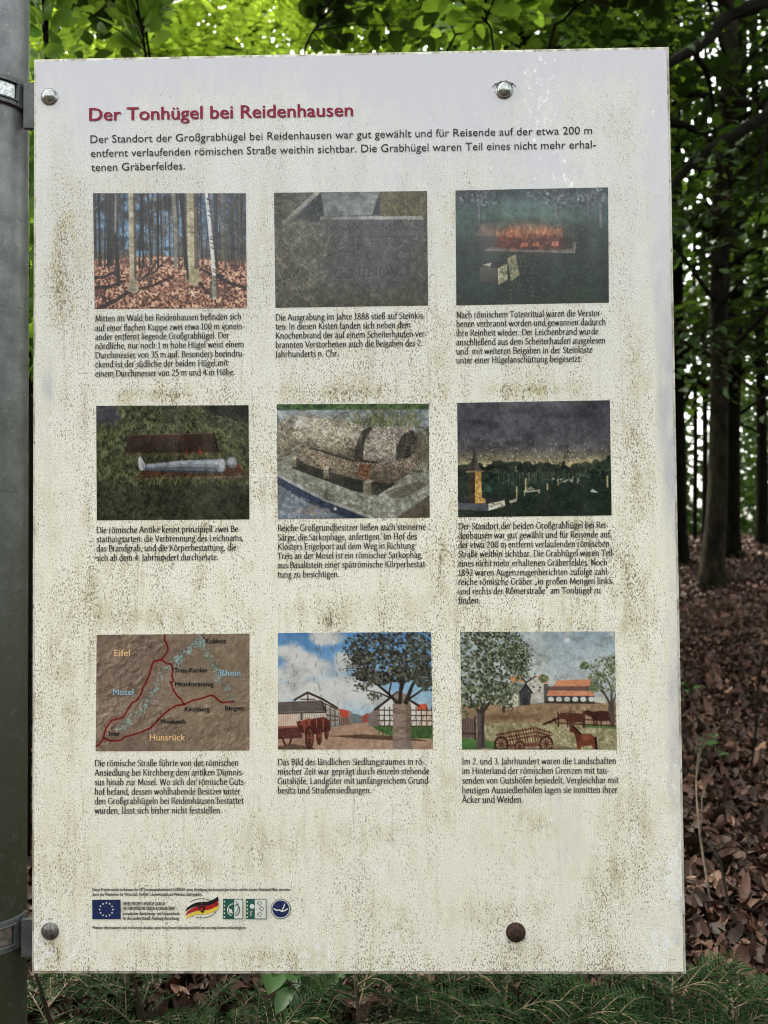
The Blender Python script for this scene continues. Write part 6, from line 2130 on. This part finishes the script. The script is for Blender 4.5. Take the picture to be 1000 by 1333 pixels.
# withered leaves caught on a twig of the old beech
wl = empty('withered_leaf_cluster', tuple(P(946, 262, 4.0)), label='tan withered leaf cluster caught in the twigs right of the board', cat='dead leaves')
cr = Crown()
for q in range(3):
    cr.add(spray(P(946, 262, 4.0) + RNG.normal(0, .012, 3), RNG.normal(0, 1, 3), .06, 3, .05))
cr.build('dry_leaves', M['litter'], wl, .55)
mb = MB()
mb.tube([P(952, 250, 4.0), P(946, 262, 4.0), P(925, 275, 4.0)], .003, 5)
mb.build('twig', M['twig'], wl)


# ------------------------------------------------------------------ the wood beyond the crest
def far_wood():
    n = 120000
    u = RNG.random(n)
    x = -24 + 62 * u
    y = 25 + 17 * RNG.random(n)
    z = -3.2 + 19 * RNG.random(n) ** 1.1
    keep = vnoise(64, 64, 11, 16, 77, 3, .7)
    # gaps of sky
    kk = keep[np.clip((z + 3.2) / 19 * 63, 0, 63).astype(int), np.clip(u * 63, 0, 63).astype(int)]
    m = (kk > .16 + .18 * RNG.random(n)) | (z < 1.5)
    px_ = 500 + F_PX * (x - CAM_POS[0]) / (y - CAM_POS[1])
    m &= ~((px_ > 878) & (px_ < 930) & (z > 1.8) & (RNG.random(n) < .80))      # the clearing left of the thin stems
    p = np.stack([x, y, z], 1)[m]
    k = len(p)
    # the wood closes in behind the path, unseen; added to darken the board's reflections
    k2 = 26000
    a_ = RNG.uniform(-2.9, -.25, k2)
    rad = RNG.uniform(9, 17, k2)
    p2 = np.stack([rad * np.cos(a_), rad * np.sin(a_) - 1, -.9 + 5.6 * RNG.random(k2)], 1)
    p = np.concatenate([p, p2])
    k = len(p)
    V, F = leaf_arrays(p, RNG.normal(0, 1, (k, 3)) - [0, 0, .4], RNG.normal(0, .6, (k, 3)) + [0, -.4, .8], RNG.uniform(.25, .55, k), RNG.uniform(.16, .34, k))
    o = mesh_obj('far_wood', V, F, M['leaf_far'], None, False, kind='stuff', label='far green wood seen through the trunks and unseen behind the path', cat='woods')


far_wood()


# ------------------------------------------------------------------ leaf litter
def litter():
    N1, N2 = 60000, 90000
    y = np.concatenate([.15 + 2.8 * RNG.random(N1) ** 1.1, 1.6 + 12.6 * RNG.random(N2) ** 1.15])
    f = RNG.random(len(y))
    fx = np.where(f < .62, RNG.uniform(.33, .60, len(y)), np.where(f < .80, RNG.uniform(-.62, -.40, len(y)), RNG.uniform(-.62, .62, len(y))))
    fx[:N1] = RNG.uniform(-.66, .66, N1)                      # the strip below the board; thinner where the board hides the ground
    x = fx * (y + 1.0) + np.sign(fx) * .12 * RNG.random(len(y))
    keep = ~((np.abs(fx) < .36) & (y > .8)) | (RNG.random(len(y)) < .35)
    x, y = x[keep], y[keep]
    # thinner to the sides and along the bank, where another view would see it
    x = np.concatenate([x, RNG.uniform(-7, 7, 42000)])
    y = np.concatenate([y, -1.3 + 10.5 * RNG.random(42000) ** 1.3])
    k = len(x)
    z = gz(x, y) + .004 + .022 * RNG.random(k)
    ax = np.stack([RNG.normal(0, 1, k), RNG.normal(0, 1, k), RNG.normal(0, .28, k)], 1)
    nr = np.stack([RNG.normal(0, .42, k), RNG.normal(0, .42, k), np.ones(k)], 1)
    s = (.020 + .034 * RNG.random(k) ** 1.6) * (1 + .7 * sstep(3, 9, y))
    V, F = fine_leaves(np.stack([x, y, z], 1), ax, nr, s, s * RNG.uniform(.4, .7, k), .4, .55)
    mesh_obj('leaf_litter', V, F, M['litter'], None, True, kind='stuff', label='brown dry beech leaves covering the forest floor', cat='leaf litter')


litter()


def debris():
    mb = MB()
    for q in range(2600):
        y = .1 + 6 * RNG.random() ** 1.6
        x = RNG.uniform(-1, 1) * (.62 * (y + 1) + .3)
        if abs(x / (y + 1)) < .34 and y > .8:
            continue
        L = RNG.uniform(.03, .16)
        a = RNG.uniform(0, 6.283)
        z = float(gz(x, y)) + RNG.uniform(.008, .03)
        d = np.array([math.cos(a), math.sin(a), RNG.normal(0, .12)]) * L
        p = np.array([x, y, z])
        mb.tube([p, p + d * .5 + [0, 0, RNG.normal(0, .006)], p + d], [.0014, .0011, .0006], 3, cap=False)
    o = mb.build('twig_debris', M['twig'], None)
    tag(o, 'thin broken twigs strewn through the dry leaves', 'twig debris', kind='stuff')


debris()


def fallen_twig(label, pts, r, mat='bark_dark'):
    mb = MB()
    lp = curve_pts(pts, 10)
    mb.tube(lp, [r * (1 - .6 * q / 10) for q in range(11)], 6, .08, int(r * 1e5) % 77)
    for q in (3, 6):
        d = lp[q + 1] - lp[q]
        mb.tube([lp[q], lp[q] + d * 1.2 + [.02, .02, .03], lp[q] + d * 2.4 + [.06, .03, .05]], [r * .5, r * .35, r * .15], 5)
    o = mb.build('fallen_twig', M[mat], None)
    return tag(o, label, 'twig', 'dry twigs on the litter')


def gpt(px, py, lift=.01):
    """Where the ground is seen at that place."""
    r = ray(px, py)
    t = .8
    for _ in range(400):
        p = CAM_POS + r * t
        if p[2] <= gz(p[0], p[1]):
            break
        t += .02
    p = CAM_POS + r * t
    p[2] = float(gz(p[0], p[1])) + lift
    return p


fallen_twig('bent dark dry twig lowest at the right frame edge', [gpt(900, 1130, .02), gpt(935, 1170, .10), gpt(955, 1230, .05), gpt(1005, 1260, .03)], .005)
fallen_twig('upright dead stalk leaning in the litter at right', [gpt(975, 1010, -.02), gpt(985, 1010, .14), gpt(990, 1005, .3), gpt(1000, 1000, .42)], .004)
fallen_twig('long pale dry stalk arching beside the board edge', [gpt(930, 1200, 0), gpt(912, 1140, .10), gpt(908, 1060, .12), gpt(916, 980, .06)], .0035, 'twig')
fallen_twig('short dark twig below the flared mossy beech', [gpt(915, 845, .02), gpt(950, 850, .05), gpt(990, 835, .03)], .010)


# ------------------------------------------------------------------ fir seedlings and leafy seedlings at the foot of the board
def fir(label, base, height, branches, seed):
    rg = np.random.default_rng(seed)
    root = empty('fir_seedling', tuple(base), label=label, cat='fir seedling', group='fir seedlings below the board')
    st = MB()
    top = base + np.array([rg.normal(0, .04), rg.normal(0, .04), height])
    sp_ = curve_pts([base - [0, 0, .03], (base + top) / 2 + rg.normal(0, .01, 3), top], 8)
    st.tube(sp_, [.006 - .004 * q / 8 for q in range(9)], 6)
    st.build('stem', M['twig'], root)
    br = MB()
    PV, AX, NR, LN = [], [], [], []

    def needled(p0, d, L, lvl):
        d = d / np.linalg.norm(d)
        q = [p0, p0 + d * L * .5 + [0, 0, .02 * L], p0 + d * L - [0, 0, .16 * L]]
        c = curve_pts(q, 8)
        br.tube(c, [(.0019 if lvl == 0 else .0011) * (1 - .6 * k / 8) for k in range(9)], 5, cap=False)
        side = np.cross(d, [0, 0, 1])
        side /= np.linalg.norm(side) + 1e-9
        n = int(L / .0038)
        for k in range(n):
            t = .06 + .94 * k / n
            f = t * 8
            i = min(int(f), 7)
            p = c[i] + (c[i + 1] - c[i]) * (f - i)
            s = 1 if k % 2 else -1
            PV.append(p)
            AX.append(d * .55 + side * s * .85 + np.array([0, 0, rg.normal(.05, .18)]) + rg.normal(0, .08, 3))
            NR.append(np.array([0, 0, 1.]) + rg.normal(0, .3, 3))
            LN.append(rg.uniform(.016, .026) * (1 - .45 * max(0, t - .7) / .3))
        if lvl == 0:
            for t in (.3, .45, .6, .75):
                i = int(t * 8)
                for s in (-1, 1):
                    if rg.random() < .8:
                        needled(c[i], d * .75 + side * s * .75 + [0, 0, rg.normal(0, .06)], L * (1 - t) * .85 + .03, 1)

    for b in range(branches):
        t = .25 + .75 * (b + rg.random() * .6) / branches
        a = b * 2.399 + rg.random() * .6
        p0 = sp_[min(int(t * 8), 8)]
        L = (.30 - .14 * t) * rg.uniform(.75, 1.2) * (height / .3) ** .5
        needled(p0, np.array([math.cos(a), math.sin(a), .28 + .3 * t]), L, 0)
    needled(sp_[-1], np.array([.1, .1, 1.]), .08, 1)
    br.build('branch', M['fir_twig'], root)
    LN = np.array(LN)
    V, F = leaf_arrays(PV, AX, NR, LN, np.full(len(LN), .0031), .1)
    mesh_obj('needles', V, F, M['needle'], root)


for q, (px_, py_, dz_, lab) in enumerate((
        (95, 1400, .20, 'fir seedling with pale twigs at the lower left corner'),
        (205, 1400, .17, 'fir seedling right of the lower left corner seedling'),
        (330, 1440, .14, 'small fir seedling below the row of emblems'),
        (590, 1400, .15, 'fir seedling left of the rusty bolt, below the edge'),
        (700, 1410, .17, 'fir seedling straight below the rusty bolt'),
        (805, 1395, .15, 'fir seedling between rusty bolt and lower right corner'),
        (900, 1420, .14, 'fir seedling under the lower right corner of the board'),
        (985, 1420, .11, 'fir seedling at the very right of the bottom edge'),
        (470, 1420, .15, 'lone small fir seedling below the middle of the board'),
        (955, 1430, .11, 'fir seedling nearest the lower right corner of the frame'),
        (640, 1440, .16, 'fir seedling just left of the one below the rusty bolt'),
        (750, 1450, .16, 'fir seedling just right of the one below the rusty bolt'))):
    fir(lab, gpt(px_, py_, 0), dz_, 6, 40 + q)


def seedling(label, base, h, n, size, seed, mat='bramble'):
    rg = np.random.default_rng(seed)
    root = empty('leafy_seedling', tuple(base), label=label, cat='seedling', group='leafy seedlings in the litter')
    st = MB()
    pos, ax, nr, ln = [], [], [], []
    for k in range(3):
        a = k * 2.1 + rg.random()
        tip = base + np.array([math.cos(a) * h * .5, math.sin(a) * h * .5, h * rg.uniform(.7, 1.1)])
        c = curve_pts([base - [0, 0, .02], base * .5 + tip * .5 + [0, 0, h * .15], tip], 7)
        st.tube(c, [.0026 - .0016 * q / 7 for q in range(8)], 5, cap=False)
        for j in range(n):
            t = .3 + .7 * (j + rg.random()) / n
            i = min(int(t * 7), 6)
            pos.append(c[i] + (c[i + 1] - c[i]) * (t * 7 - i))
            b = rg.uniform(0, 6.283)
            ax.append([math.cos(b), math.sin(b), rg.normal(0, .25)])
            nr.append([rg.normal(0, .3), rg.normal(-.15, .3), 1])
            ln.append(size * rg.uniform(.7, 1.2))
    st.build('stem', M['twig'], root)
    V, F = fine_leaves(pos, ax, nr, ln, np.array(ln) * .55)
    mesh_obj('leaves', V, F, M[mat], root, True)


for q, (px_, py_, h, n, s, lab) in enumerate((
        (412, 1380, .16, 5, .075, 'broad-leaved seedling below the board between the firs'),
        (892, 925, .14, 3, .045, 'green seedling tight against the right board edge'),
        (930, 1000, .10, 3, .045, 'seedling in the litter below the tight one'),
        (40, 1090, .2, 6, .055, 'seedling in the gap between post and board, low'),
        (38, 960, .24, 6, .055, 'taller seedling in the gap between post and board'))):
    seedling(lab, gpt(px_, py_, 0), h, n, s, 80 + q)
